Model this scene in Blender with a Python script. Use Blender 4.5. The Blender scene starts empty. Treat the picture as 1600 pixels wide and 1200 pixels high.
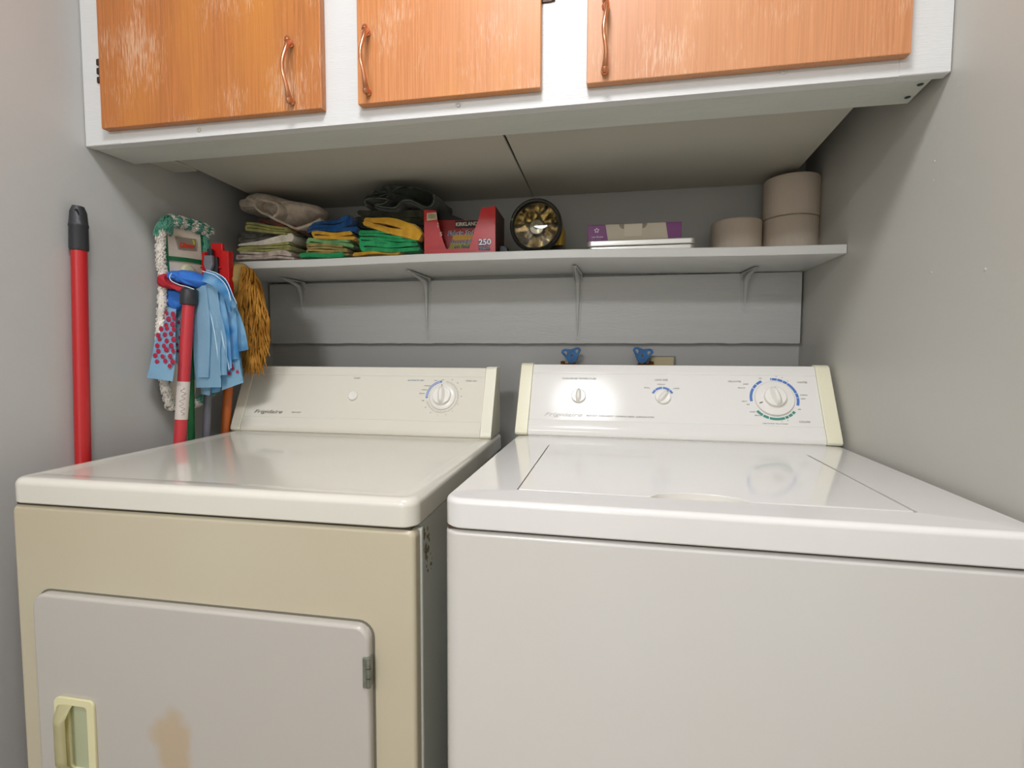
import bpy, bmesh, math, random
from mathutils import Vector, Matrix
R=math.radians
S=bpy.context.scene
C=S.collection
H=1.10                                   # eye height: the room is measured from the lens, floor is at z = 0
# ---------------- camera ----------------
F=796.7333; YAW,PITCH,ROLL=R(10.6951),R(-3.4635),R(0.1983)
fw=Vector((-math.sin(YAW)*math.cos(PITCH),math.cos(YAW)*math.cos(PITCH),math.sin(PITCH)))
rt=Vector((math.cos(YAW),math.sin(YAW),0)); up=rt.cross(fw)
r2=rt*math.cos(ROLL)+up*math.sin(ROLL); u2=-rt*math.sin(ROLL)+up*math.cos(ROLL)
cam=bpy.data.objects.new('camera',bpy.data.cameras.new('camera')); C.objects.link(cam)
cam.data.sensor_width=36; cam.data.lens=F/1600*36; cam.data.clip_start=.02
M=Matrix((r2,u2,-fw)).transposed().to_4x4(); M.translation=(0,0,H); cam.matrix_world=M
S.camera=cam
# ---------------- world, light, exposure ----------------
w=bpy.data.worlds.new('world'); S.world=w; w.use_nodes=True
w.node_tree.nodes['Background'].inputs[0].default_value=(1,.98,.95,1)
w.node_tree.nodes['Background'].inputs[1].default_value=2.2
S.view_settings.view_transform='Standard'; S.view_settings.look='None'
S.view_settings.exposure=0.0; S.view_settings.gamma=1; S.view_settings.use_curve_mapping=False
LAMP=(-.16,.06,1.30+H); LAMP2=(-.50,-1.95,1.30+H); LAMP_R=.19; LAMP2_R=.33; LAMP_POWER=48.0; LAMP2_POWER=52.0
S.cycles.max_bounces=10; S.cycles.diffuse_bounces=6; S.cycles.caustics_reflective=False

# ---------------- helpers ----------------
def ray(u,v): return fw+r2*((u-800)/F)-u2*((v-600)/F)
def aty(u,v,Y):                          # pixel to the point of the vertical plane y = Y
    d=ray(u,v); p=d*(Y/d.y); p.z+=H; return p
def atpl(u,v,P,n):
    d=ray(u,v); o=Vector((0,0,H)); return o+d*((Vector(P)-o).dot(n)/d.dot(n))
def lin(h):
    if isinstance(h,str):
        h=h.lstrip('#'); h=[int(h[i:i+2],16)/255 for i in (0,2,4)]
        h=[c/12.92 if c<=.04045 else ((c+.055)/1.055)**2.4 for c in h]
    return (*h,1)
MATS={}
def mat(name,col,rough=.5,metal=0,coat=0,var=0,vscale=8,bump=0,bscale=200,stretch=None,spec=.5,sheen=0,col2=None,trans=0,ior=1.45,vdetail=4):
    if name in MATS: return MATS[name]
    m=bpy.data.materials.new(name); m.use_nodes=True; nt=m.node_tree; b=nt.nodes['Principled BSDF']
    c=lin(col); b.inputs['Base Color'].default_value=c; b.inputs['Roughness'].default_value=rough
    b.inputs['Metallic'].default_value=metal; b.inputs['Coat Weight'].default_value=coat; b.inputs['Coat Roughness'].default_value=.06
    b.inputs['Specular IOR Level'].default_value=spec; b.inputs['Sheen Weight'].default_value=sheen
    b.inputs['Transmission Weight'].default_value=trans; b.inputs['IOR'].default_value=ior
    tc=nt.nodes.new('ShaderNodeTexCoord'); mp=nt.nodes.new('ShaderNodeMapping'); nt.links.new(tc.outputs['Object'],mp.inputs[0])
    if stretch: mp.inputs['Scale'].default_value=stretch
    if var or col2:
        n=nt.nodes.new('ShaderNodeTexNoise'); n.inputs['Scale'].default_value=vscale; n.inputs['Detail'].default_value=vdetail
        nt.links.new(mp.outputs[0],n.inputs['Vector'])
        r=nt.nodes.new('ShaderNodeValToRGB'); nt.links.new(n.outputs['Fac'],r.inputs[0])
        d=lin(col2) if col2 else tuple(x*(1-var) for x in c[:3])+(1,)
        r.color_ramp.elements[0].color=d; r.color_ramp.elements[0].position=.35
        r.color_ramp.elements[1].color=c; r.color_ramp.elements[1].position=.65
        nt.links.new(r.outputs[0],b.inputs['Base Color'])
    if bump:
        n=nt.nodes.new('ShaderNodeTexNoise'); n.inputs['Scale'].default_value=bscale; n.inputs['Detail'].default_value=3
        nt.links.new(mp.outputs[0],n.inputs['Vector'])
        bp=nt.nodes.new('ShaderNodeBump'); bp.inputs['Strength'].default_value=bump; bp.inputs['Distance'].default_value=.002
        nt.links.new(n.outputs['Fac'],bp.inputs['Height']); nt.links.new(bp.outputs[0],b.inputs['Normal'])
    MATS[name]=m; return m
def obj(name,bm,m,parent=None,smooth=35,wn=True,local=False,label=None):
    """link bm (world coordinates unless local) as one mesh object"""
    if parent is not None and not local:
        o=Vector((0,0,0)); p=parent
        while p: o+=p.location; p=p.parent
        bmesh.ops.translate(bm,verts=bm.verts,vec=-o)
    bmesh.ops.recalc_face_normals(bm,faces=bm.faces)
    me=bpy.data.meshes.new(name); bm.to_mesh(me); bm.free()
    for mm in (m if isinstance(m,(list,tuple)) else [m]): me.materials.append(mm)
    if smooth:
        me.polygons.foreach_set('use_smooth',[True]*len(me.polygons)); me.set_sharp_from_angle(angle=R(smooth))
    o=bpy.data.objects.new(name,me); C.objects.link(o)
    if parent is not None: o.parent=parent
    if smooth and wn:
        wm=o.modifiers.new('normals','WEIGHTED_NORMAL'); wm.keep_sharp=True
    if label: o['label']=label
    return o
def tag(o,label=None,cat=None,group=None,kind=None):
    if label: o['label']=label
    if cat: o['category']=cat
    if group: o['group']=group
    if kind: o['kind']=kind
    return o
def thing(name,label,cat,loc=(0,0,0),rotz=0,group=None):
    o=bpy.data.objects.new(name,None); C.objects.link(o); o.empty_display_size=.05
    o.location=loc; o.rotation_euler=(0,0,rotz); return tag(o,label,cat,group)
def box(x0,x1,y0,y1,z0,z1,bev=0,seg=3,bm=None,mi=0):
    t=bmesh.new(); bmesh.ops.create_cube(t,size=1)
    for v in t.verts: v.co=((x0+x1)/2+v.co.x*(x1-x0),(y0+y1)/2+v.co.y*(y1-y0),(z0+z1)/2+v.co.z*(z1-z0))
    if bev: bmesh.ops.bevel(t,geom=t.edges[:],offset=bev,segments=seg,profile=.5,affect='EDGES')
    for f in t.faces: f.material_index=mi
    return join(bm,t)
def join(bm,t,mi=None):
    if mi is not None:
        for f in t.faces: f.material_index=mi
    if bm is None: return t
    me=bpy.data.meshes.new('t'); t.to_mesh(me); t.free(); bm.from_mesh(me); bpy.data.meshes.remove(me); return bm
def prism(pts,axis,a,b,bev=0,seg=2,bm=None,bevtest=None):
    """polygon pts in the two other axes, extruded along axis from a to b"""
    t=bmesh.new()
    def P(p,k):
        return {'x':(k,p[0],p[1]),'y':(p[0],k,p[1]),'z':(p[0],p[1],k)}[axis]
    A=[t.verts.new(P(p,a)) for p in pts]; B=[t.verts.new(P(p,b)) for p in pts]
    t.faces.new(A); t.faces.new(B[::-1]); n=len(pts)
    for i in range(n): t.faces.new((A[i],B[i],B[(i+1)%n],A[(i+1)%n]))
    bmesh.ops.recalc_face_normals(t,faces=t.faces)
    if bev:
        e=[x for x in t.edges if (bevtest is None or bevtest(x))]
        bmesh.ops.bevel(t,geom=e,offset=bev,segments=seg,profile=.5,affect='EDGES')
    return join(bm,t)
def rrect(x0,x1,y0,y1,r,n=6,rs=None):
    rs=rs or (r,r,r,r); out=[]
    for (cx,cy,a0,q) in ((x1,y1,0,rs[0]),(x0,y1,90,rs[1]),(x0,y0,180,rs[2]),(x1,y0,270,rs[3])):
        sx=-1 if cx==x1 else 1; sy=-1 if cy==y1 else 1
        for k in range(n+1):
            a=R(a0+90*k/n); out.append((cx+sx*q+q*math.cos(a),cy+sy*q+q*math.sin(a)))
    return out
def frame_of(d):
    d=Vector(d).normalized(); a=Vector((0,0,1)) if abs(d.z)<.9 else Vector((1,0,0))
    x=d.cross(a).normalized(); return x,x.cross(d).normalized()
def tube(pts,rad,n=12,bm=None,cap=True,mis=None,ell=None):
    pts=[Vector(p) for p in pts]; rs=rad if isinstance(rad,(list,tuple)) else [rad]*len(pts)
    t=bmesh.new(); rings=[]; x=None
    for i,p in enumerate(pts):
        d=(pts[min(i+1,len(pts)-1)]-pts[max(i-1,0)]).normalized()
        if x is None: x,y=frame_of(d)
        else:
            x=(x-d*x.dot(d)).normalized(); y=x.cross(d).normalized()
        rings.append([t.verts.new(p+x*math.cos(2*math.pi*k/n)*rs[i]+y*math.sin(2*math.pi*k/n)*rs[i]*(ell or 1)) for k in range(n)])
    for i in range(len(rings)-1):
        for k in range(n):
            f=t.faces.new((rings[i][k],rings[i][(k+1)%n],rings[i+1][(k+1)%n],rings[i+1][k]))
            if mis: f.material_index=mis[min(i,len(mis)-1)]
    if cap: t.faces.new(rings[0][::-1]); t.faces.new(rings[-1])
    return join(bm,t)
def lathe(prof,base,axis=(0,0,1),n=40,bm=None,mi=0,close=False):
    """prof: (radius, height along axis)"""
    base=Vector(base); ax=Vector(axis).normalized(); x,y=frame_of(ax); t=bmesh.new(); rings=[]
    for r,h in prof:
        if r<1e-6: rings.append([t.verts.new(base+ax*h)])
        else: rings.append([t.verts.new(base+ax*h+x*r*math.cos(2*math.pi*k/n)+y*r*math.sin(2*math.pi*k/n)) for k in range(n)])
    for a,b in zip(rings,rings[1:]):
        for k in range(n):
            k2=(k+1)%n
            if len(a)==1 and len(b)==1: continue
            if len(a)==1: f=t.faces.new((a[0],b[k2],b[k]))
            elif len(b)==1: f=t.faces.new((a[k],a[k2],b[0]))
            else: f=t.faces.new((a[k],a[k2],b[k2],b[k]))
            f.material_index=mi
    return join(bm,t)
def smoothpts(p,n=6):
    p=[Vector(q) for q in p]; out=[]
    for i in range(len(p)-1):
        a=p[max(i-1,0)]; b=p[i]; c=p[i+1]; d=p[min(i+2,len(p)-1)]
        for k in range(n):
            t=k/n; out.append(.5*((2*b)+(c-a)*t+(2*a-5*b+4*c-d)*t*t+(3*b-a-3*c+d)*t**3))
    out.append(p[-1]); return out
def text(s,size,org,ex,ey,m,parent,name='lettering',align='LEFT',shear=0,width=None,bold=0,depth=.0002,spacing=1,local=False,label=None):
    cu=bpy.data.curves.new('t','FONT'); cu.body=s; cu.size=size; cu.align_x=align; cu.align_y='CENTER'; cu.shear=shear
    cu.extrude=depth; cu.offset=bold; cu.resolution_u=3; cu.space_character=spacing
    ob=bpy.data.objects.new('t',cu); C.objects.link(ob)
    dg=bpy.context.evaluated_depsgraph_get(); me=bpy.data.meshes.new_from_object(ob.evaluated_get(dg))
    bpy.data.objects.remove(ob); bm=bmesh.new(); bm.from_mesh(me)
    ex=Vector(ex).normalized(); ey=Vector(ey).normalized()
    k=1
    if width:
        xs=[v.co.x for v in bm.verts]; k=width/(max(xs)-min(xs))
    for v in bm.verts: v.co=Vector(org)+ex*(v.co.x*k)+ey*v.co.y+ex.cross(ey)*v.co.z
    return obj(name,bm,m,parent,smooth=0,local=local,label=label)
def arc(cu,cv,r0,r1,a0,a1,P,bm=None,n=24,h=.0003):
    """flat printed arc; angles clockwise from the top; P(u,v,h) maps into the panel"""
    t=bmesh.new(); L=[]
    for k in range(n+1):
        a=R(a0+(a1-a0)*k/n); s,c=math.sin(a),math.cos(a)
        L.append([t.verts.new(P(cu+s*r,cv+c*r,hh)) for r,hh in ((r0,0),(r0,h),(r1,h),(r1,0))])
    for a,b in zip(L,L[1:]):
        for i in range(3): t.faces.new((a[i],a[i+1],b[i+1],b[i]))
    t.faces.new(L[0]); t.faces.new(L[-1][::-1]); return join(bm,t)
def polyholes(outs,thick,org,ex,ey,bm=None):
    cu=bpy.data.curves.new('t','CURVE'); cu.dimensions='2D'; cu.fill_mode='BOTH'; cu.extrude=thick/2; cu.bevel_depth=thick*.2; cu.bevel_resolution=1
    for o in outs:
        sp=cu.splines.new('POLY'); sp.points.add(len(o)-1); sp.use_cyclic_u=True
        for i,p in enumerate(o): sp.points[i].co=(p[0],p[1],0,1)
    ob=bpy.data.objects.new('t',cu); C.objects.link(ob)
    dg=bpy.context.evaluated_depsgraph_get(); me=bpy.data.meshes.new_from_object(ob.evaluated_get(dg)); bpy.data.objects.remove(ob)
    t=bmesh.new(); t.from_mesh(me); ex=Vector(ex); ey=Vector(ey); nn=ex.cross(ey)
    for v in t.verts: v.co=Vector(org)+ex*v.co.x+ey*v.co.y+nn*v.co.z
    return join(bm,t)

# ---------------- materials ----------------
WALL=mat('wall_paint','b5b5b2',.42,var=.03,vscale=3,bump=.16,bscale=90)
WALLR=mat('wall_paint_warm_light','b8b6ae',.40,var=.03,vscale=3,bump=.16,bscale=90)  # same wall paint; the warmer light on the right wall is put into the colour
BOARD=mat('board_paint','c0c1be',.45,bump=.35,bscale=60,stretch=(.6,4,9),var=.04,vscale=6)
CABP=mat('cabinet_paint','d2d3d1',.35,bump=.25,bscale=60,stretch=(.8,4,8),var=.02,vscale=8)
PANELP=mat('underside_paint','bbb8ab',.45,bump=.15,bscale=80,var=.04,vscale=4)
SHELFP=mat('shelf_paint','d3d4d0',.35,bump=.15,bscale=120,stretch=(.3,2,2))
ENAMEL=mat('washer_enamel','dcdad6',.16,coat=.6,var=.025,vscale=3)
ENAMELD=mat('dryer_enamel','d3d0c4',.14,coat=.6,var=.03,vscale=3)
CREAM=mat('dryer_cream','beb69f',.33,coat=.15,col2='b8ae94',vscale=1.6,vdetail=2)
SIDEP=mat('dryer_side','d2d5cd',.35)
PLAST=mat('console_plastic','dbd9d3',.12,spec=.13)
PLASTD=mat('console_plastic_warm','d3cfc2',.14,spec=.25)
CAPM=mat('endcap_plastic','dcd8be',.35)
CAPD=mat('endcap_plastic_dryer','dddac8',.3)
KNOB=mat('knob_plastic','dedbd3',.25,coat=.3)
PRINT=mat('print_grey','8c8981',.5); PRINTD=mat('print_dark','55534d',.5)
PBLUE=mat('print_blue','4c72b4',.45); PGREEN=mat('print_green','3f8574',.45); PWHITE=mat('print_white','e9ecee',.5); PGREY=mat('print_ring','bdb9ad',.5)
DARK=mat('dark_gap','1c1a17',.8)
COPPER=mat('copper','e3a07a',.22,metal=1,var=.22,vscale=30)
BRASS=mat('brass','a8713c',.35,metal=1,var=.4,vscale=60)
RED=mat('red_paint','b01d20',.35,coat=.2); REDP=mat('red_plastic','cf1c1c',.35); REDPOLE=mat('red_pole','b8343a',.4)
BLACKP=mat('black_plastic','2b2d30',.45,bump=.2,bscale=300); GREYP=mat('grey_plastic','85868b',.4); GREYPOLE=mat('grey_pole','62636a',.4)
GREEN=mat('green_plastic','0c5c2c',.4); ORANGE=mat('orange_plastic','cc6a2c',.45)
SCREW=mat('painted_screw','c2c1bb',.4); STEEL=mat('steel','a9aaa8',.3,metal=1)

# ---------------- room ----------------
XL,XR,YB=-1.0376,.4846,1.4403
YF=-3.3; ZT=1.30+H
def struct(name,bm,m): return tag(obj(name,bm,m,smooth=0),kind='structure')
struct('floor',box(XL-.1,XR+.1,YF-1.2,YB+.1,-.06,0),mat('floor_vinyl','a39a8c',.4,var=.15,vscale=5))
struct('ceiling',box(XL-.1,XR+.1,YF-.1,YB+.1,ZT,ZT+.06),mat('ceiling_paint','e6e6e2',.7))
struct('wall_back',box(XL-.1,XR+.1,YB,YB+.08,0,ZT),WALL)
struct('wall_left',box(XL-.08,XL,YF,YB,0,ZT),WALL)
struct('wall_right',box(XR,XR+.08,YF,YB,0,ZT),WALLR)
wf=box(XL-.08,-.72,YF-.08,YF,0,ZT); box(.18,XR+.08,YF-.08,YF,0,ZT,bm=wf); box(-.72,.18,YF-.08,YF,2.05,ZT,bm=wf)
struct('wall_front',wf,WALL)
# small paint pimples left on the right wall
pb=bmesh.new()
for (u,v,r) in ((1460,252,.0022),(1458,282,.0018),(1455,426,.0022),(1539,421,.0026),(1325,362,.002)):
    d=ray(u,v); p=d*(XR/d.x); p.z+=H
    lathe([(r,0),(r*.8,r*.25),(0,r*.45)],p,(-1,0,0),10,bm=pb)
o=obj('paint_lump',pb,WALLR,wn=False); o.name='trim_1'; tag(o,kind='structure')

# ---------------- ceiling lamp ----------------
def ceiling_lamp(at,power,LR,label):
    m=bpy.data.materials.new('lamp_glass'); m.use_nodes=True; b=m.node_tree.nodes['Principled BSDF']
    b.inputs['Base Color'].default_value=(.9,.9,.88,1); b.inputs['Emission Color'].default_value=(1,1.005,1.06,1); b.inputs['Emission Strength'].default_value=power
    lp=thing('ceiling_lamp',label,'lamp',at)
    obj('base_plate',lathe([(0,0),(LR+.01,0),(LR+.01,-.018),(LR+.005,-.022),(0,-.022)],at,(0,0,1),48),CABP,lp)
    obj('lamp_shade',lathe([(LR,-.0225)]+[(LR*math.cos(R(a)),-.023-.06*math.sin(R(a))) for a in range(0,90,10)]+[(0,-.083)],at,(0,0,1),48),m,lp,label='glowing glass dome')
ceiling_lamp(LAMP,LAMP_POWER,LAMP_R,'round white glass dome lamp on the ceiling in front of the cabinet')
ceiling_lamp(LAMP2,LAMP2_POWER,LAMP2_R,'round white glass dome lamp on the ceiling at the far end of the room')

# ---------------- wall cabinet ----------------
def wood(name,c1,c2,c3):
    m=bpy.data.materials.new(name); m.use_nodes=True; nt=m.node_tree; b=nt.nodes['Principled BSDF']; N=nt.nodes.new; K=nt.links.new
    tc=N('ShaderNodeTexCoord'); m1=N('ShaderNodeMapping'); m1.inputs['Scale'].default_value=(150,150,2.6); K(tc.outputs['Object'],m1.inputs[0])
    n1=N('ShaderNodeTexNoise'); n1.inputs['Scale'].default_value=2.6; n1.inputs['Detail'].default_value=7; n1.inputs['Roughness'].default_value=.65; K(m1.outputs[0],n1.inputs['Vector'])
    r1=N('ShaderNodeValToRGB'); K(n1.outputs['Fac'],r1.inputs[0]); r1.color_ramp.elements[0].position=.36; r1.color_ramp.elements[0].color=lin(c2); r1.color_ramp.elements[1].position=.62; r1.color_ramp.elements[1].color=lin(c1)
    m2=N('ShaderNodeMapping'); m2.inputs['Scale'].default_value=(5,5,1.6); K(tc.outputs['Object'],m2.inputs[0])
    n2=N('ShaderNodeTexNoise'); n2.inputs['Scale'].default_value=1.5; n2.inputs['Detail'].default_value=5; K(m2.outputs[0],n2.inputs['Vector'])
    r2_=N('ShaderNodeValToRGB'); K(n2.outputs['Fac'],r2_.inputs[0]); r2_.color_ramp.elements[0].position=.45; r2_.color_ramp.elements[0].color=(0,0,0,1); r2_.color_ramp.elements[1].position=.75; r2_.color_ramp.elements[1].color=(.8,.8,.8,1)
    mx=N('ShaderNodeMix'); mx.data_type='RGBA'; K(r2_.outputs[0],mx.inputs[0]); K(r1.outputs[0],mx.inputs[6]); mx.inputs[7].default_value=lin(c3)
    # pale worn fibres
    m3=N('ShaderNodeMapping'); m3.inputs['Scale'].default_value=(240,240,16); K(tc.outputs['Object'],m3.inputs[0])
    n3=N('ShaderNodeTexNoise'); n3.inputs['Scale'].default_value=3; n3.inputs['Detail'].default_value=4; K(m3.outputs[0],n3.inputs['Vector'])
    n4=N('ShaderNodeTexNoise'); n4.inputs['Scale'].default_value=9; n4.inputs['Detail'].default_value=3; K(tc.outputs['Object'],n4.inputs['Vector'])
    mu=N('ShaderNodeMath'); mu.operation='MULTIPLY'; K(n3.outputs['Fac'],mu.inputs[0]); K(n4.outputs['Fac'],mu.inputs[1])
    r3=N('ShaderNodeValToRGB'); K(mu.outputs[0],r3.inputs[0]); r3.color_ramp.elements[0].position=.29; r3.color_ramp.elements[0].color=(0,0,0,1); r3.color_ramp.elements[1].position=.44; r3.color_ramp.elements[1].color=(.6,.6,.6,1)
    mx2=N('ShaderNodeMix'); mx2.data_type='RGBA'; K(r3.outputs[0],mx2.inputs[0]); K(mx.outputs[2],mx2.inputs[6]); mx2.inputs[7].default_value=lin('d9b79a')
    K(mx2.outputs[2],b.inputs['Base Color']); b.inputs['Roughness'].default_value=.42
    bp=N('ShaderNodeBump'); bp.inputs['Strength'].default_value=.15; bp.inputs['Distance'].default_value=.001; K(n1.outputs['Fac'],bp.inputs['Height']); K(bp.outputs[0],b.inputs['Normal'])
    return m
W1=wood('wood_dim_light','ba733a','9f602e','c47f33'); W2=wood('wood_mid_light','cb8650','b8733c','d08a35'); W3=wood('wood_strong_light','c88a5c','b67a50','cf9668')  # one wood; the lighting on each door is put into its tones
YC=.8721; ZCb=.4103+H; ZCt=1.05+H
cb=thing('wall_cabinet','long white painted wall cabinet with three orange wooden doors above the shelf','cabinet',(-.2765,YC,ZCb))
fb=box(-1.0365,-.95,YC,YC+.019,ZCb,ZCt,.0012,1)
fr=[(-.95,-.515),(-.43,-.125),(-.035,.415)]
box(-.95,.415,YC,YC+.019,ZCb,.45+H,0,bm=fb); box(-.95,.415,YC,YC+.019,1.0+H,ZCt,0,bm=fb)
box(-.515,-.43,YC,YC+.019,.45+H,1.0+H,bm=fb); box(-.125,-.035,YC,YC+.019,.45+H,1.0+H,bm=fb); box(.415,XR-.001,YC,YC+.019,ZCb,ZCt,.0012,1,bm=fb)
obj('face_frame',fb,CABP,cb,smooth=0)
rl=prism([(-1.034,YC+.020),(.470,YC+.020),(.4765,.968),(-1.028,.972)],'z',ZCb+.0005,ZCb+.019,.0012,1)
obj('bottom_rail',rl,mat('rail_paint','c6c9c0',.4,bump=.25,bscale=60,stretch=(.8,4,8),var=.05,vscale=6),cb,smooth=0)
zp=.435+H
pl=thing  # keep name free
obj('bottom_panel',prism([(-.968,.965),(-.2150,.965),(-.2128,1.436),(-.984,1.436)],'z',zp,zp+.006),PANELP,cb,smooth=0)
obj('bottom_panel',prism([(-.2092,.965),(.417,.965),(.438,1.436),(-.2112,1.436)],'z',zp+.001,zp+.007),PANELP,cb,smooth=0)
cs=box(-.975,-.957,YC+.02,1.438,zp+.0075,ZCt); obj('side_panel',cs,CABP,cb,smooth=0)
obj('side_panel',box(.398,.416,YC+.02,1.438,zp+.0075,ZCt),CABP,cb,smooth=0)
obj('top_panel',box(-1.036,XR-.001,YC+.02,1.438,ZCt-.018,ZCt),CABP,cb,smooth=0)
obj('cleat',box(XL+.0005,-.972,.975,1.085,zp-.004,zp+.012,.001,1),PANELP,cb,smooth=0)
def handle(parent,x,zb,face):
    zt=zb+.102; o=.019; n=16; pts=[];rs=[]
    for k in range(n+1):
        t=k/n; pts.append((x+(.002*math.sin(t*9)),face-.007-o*math.sin(math.pi*min(max((t)*1.0,0),1))**.6,zb+(zt-zb)*t)); 
        e=abs(t-.5)*2; rs.append(.0032+.0022*max(0,(e-.55)/.45))
    bm=tube(pts,rs,12)
    for z in (zb+.001,zt-.001):
        lathe([(.0,.0),(.0058,0),(.0060,-.002),(.0042,-.005),(.0036,-.010),(0,-.010)],(x,face,z),(0,1,0),16,bm=bm)
        lathe([(0,-.006),(.0048,-.004),(.0056,.0),(.0048,.004),(0,.006)],(x,face-.0115,z-(.002 if z<zb+.05 else -.002)),(0,.5,1 if z>zb+.05 else -1),14,bm=bm)
    return obj('handle',bm,COPPER,parent)
def hinge(parent,x,z,side):
    bm=box(x-.009,x+.009,YC-.0025,YC-.0003,z-.024,z+.024,.001,1)
    for k in (-1,0,1):
        box(x-.010+side*.004,x+.010+side*.004,YC-.0027,YC-.0003,z+k*.017-.006,z+k*.017+.006,.002,2,bm=bm)
    tube([(x-side*.010,YC-.004,z-.026),(x-side*.010,YC-.004,z+.026)],.0035,10,bm=bm)
    for zz in (-.014,.014): lathe([(.0028,0),(.002,-.0012),(0,-.0014)],(x+side*.004,YC-.0027,z+zz),(0,1,0),10,bm=bm)
    return obj('hinge',bm,mat('aged_bronze','4a382e',.45,metal=.6,var=.3,vscale=40),parent)
for (x0,x1,zb,m,hx,hz,hg,hs) in ((-.979,-.508,.434,W1,-.565,.448,-.986,-1),(-.4391,-.1159,.4345,W2,-.418,.4515,-.1085,1),(-.0415,.4229,.4335,W3,-.0128,.4485,.431,1)):
    ft=YC-.0160
    pr=[(x0,zb+H),(x1,zb+H),(x1,1.02+H),(x0,1.02+H)]
    d=prism(pr,'y',ft,YC-.0004,.0022,2)
    dd=obj('door',d,m,cb)
    handle(dd,hx,hz+H,ft)
    hinge(dd,hg,.552+H if hs<0 else .60+H,hs); hinge(dd,hg,.93+H,hs)
# chipped veneer on the right hand door
ch=thing
for (u,v) in ((311,203),(716,164),(1224,112)):
    p=aty(u,v,YC-.0001); bm=lathe([(.0045,0),(.0045,-.0008),(.003,-.0022),(.0012,-.0024),(.001,-.0012),(0,-.0012)],p,(0,1,0),18); obj('screw',bm,SCREW,cb)
for (u,v) in ((1438,132),(1418,152)):
    d=ray(u,v); p=d*((.4103)/d.z); p.z+=H
    obj('screw',lathe([(.0042,0),(.0042,-.0006),(.0028,-.0012),(0,-.0008)],p,(0,0,1),16),mat('green_screw','2f4038',.5),cb)

# ---------------- shelf, board, brackets ----------------
def bow(x):
    P=[(-1.04,.0045),(-.9,.006),(-.72,.006),(-.44,.0098),(-.2,.009),(-.1,.009),(.1,.0045),(.3,.001),(.485,0)]
    for (a,p),(b_,q) in zip(P,P[1:]):
        if x<=b_: t=max(0,(x-a)/(b_-a)); return p+(q-p)*t
    return 0
ZS=.2287+H; YS=1.185
t=bmesh.new(); secs=[]
for k in range(41):
    x=XL+.001+(XR-.0015-XL-.001)*k/40; b_=bow(x); e=.0012
    pr=[(YS,ZS-.019+e),(YS+e,ZS-.019),(YB-.0005,ZS-.019),(YB-.0005,ZS),(YS+e,ZS),(YS,ZS-e)]
    secs.append([t.verts.new((x,y,z+b_)) for y,z in pr])
for a,b_ in zip(secs,secs[1:]):
    for i in range(6): t.faces.new((a[i],a[(i+1)%6],b_[(i+1)%6],b_[i]))
t.faces.new(secs[0]); t.faces.new(secs[-1][::-1])
tag(obj('wall_shelf',t,SHELFP,smooth=30,wn=False),'long pale grey painted shelf board spanning the alcove above the appliances','shelf')
# backing board with a slightly ragged lower edge
random.seed(4)
n=90; bot=[]
for k in range(n+1):
    x=-1.030+(.4795+1.030)*k/n; bot.append((x,.0275+H+random.uniform(-.0008,.0008)))
pts=bot+[(.4795,ZS-.0205),(-1.030,ZS-.0205)]
# top of the board follows the shelf
bb=prism(pts,'y',1.4202,YB-.0005)
tag(obj('backing_board',bb,BOARD,smooth=0),'wide grey painted board on the back wall carrying the shelf brackets','board')
def bracket(x,leg,arm,label):
    base=Vector((x,1.4202,ZS-.0195+bow(x)-.003)); r=thing('shelf_bracket',label,'bracket',base,group='painted brackets under the shelf')
    t=bmesh.new(); X=base.x; y0=1.4200; zt=base.z
    prism([(X-.012,zt-.001),(X+.012,zt-.001),(X+.0125,zt-.022),(X+.0085,zt-leg*.6),(X+.006,zt-leg+.006),(X,zt-leg),(X-.006,zt-leg+.006),(X-.0085,zt-leg*.6),(X-.0125,zt-.022)],'y',y0-.002,y0-.0001,bm=t)
    # arm
    prism([(X-.012,y0),(X+.012,y0),(X+.0125,y0-.022),(X+.008,y0-arm*.7),(X+.005,y0-arm+.004),(X,y0-arm),(X-.005,y0-arm+.004),(X-.008,y0-arm*.7),(X-.0125,y0-.022)],'z',zt-.0022,zt-.0002,bm=t)
    # pressed rib, one continuous tapering ridge round the corner
    P=[(X,y0-.002,zt-leg+.012),(X,y0-.004,zt-leg*.75),(X,y0-.007,zt-leg*.45),(X,y0-.011,zt-.03),(X,y0-.018,zt-.017),(X,y0-.032,zt-.010),(X,y0-arm*.5,zt-.006),(X,y0-arm*.8,zt-.003),(X,y0-arm+.012,zt-.0015)]
    Rr=[.0012,.003,.0045,.006,.0068,.006,.0042,.0028,.001]
    tube(smoothpts(P,3),[Rr[min(i//3,8)]+(Rr[min(i//3+1,8)]-Rr[min(i//3,8)])*(i%3)/3 for i in range(25)],10,bm=t)
    # corner gusset shoulders
    for s in (-1,1): prism([(y0,zt),(y0-.020,zt),(y0,zt-.020)],'x',X+s*.0105-.0012,X+s*.0105+.0012,bm=t)
    obj('bracket_body',t,BOARD,r,wn=False)
    for z in (zt-leg+.010,zt-.034 if leg>.12 else zt-.028):
        xo=0 if z<zt-.05 else .009
        obj('screw',lathe([(.0035,0),(.003,-.0015),(0,-.002)],(X+xo,y0-.0022,z),(0,1,0),12),SCREW,r)
    return r
zb=ZS-.0195
for (u,v,arm,lab) in ((473,492,.105,'small painted shelf bracket under the piled rags, nearest the mops'),(668,530,.150,'long painted shelf bracket under the red box'),(902,532,.150,'long painted shelf bracket above the left blue tap'),(1163,486,.105,'small painted shelf bracket under the paper rolls')):
    p=aty(u,v,1.4202); bracket(p.x,zb+bow(p.x)-p.z,arm,lab)

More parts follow.
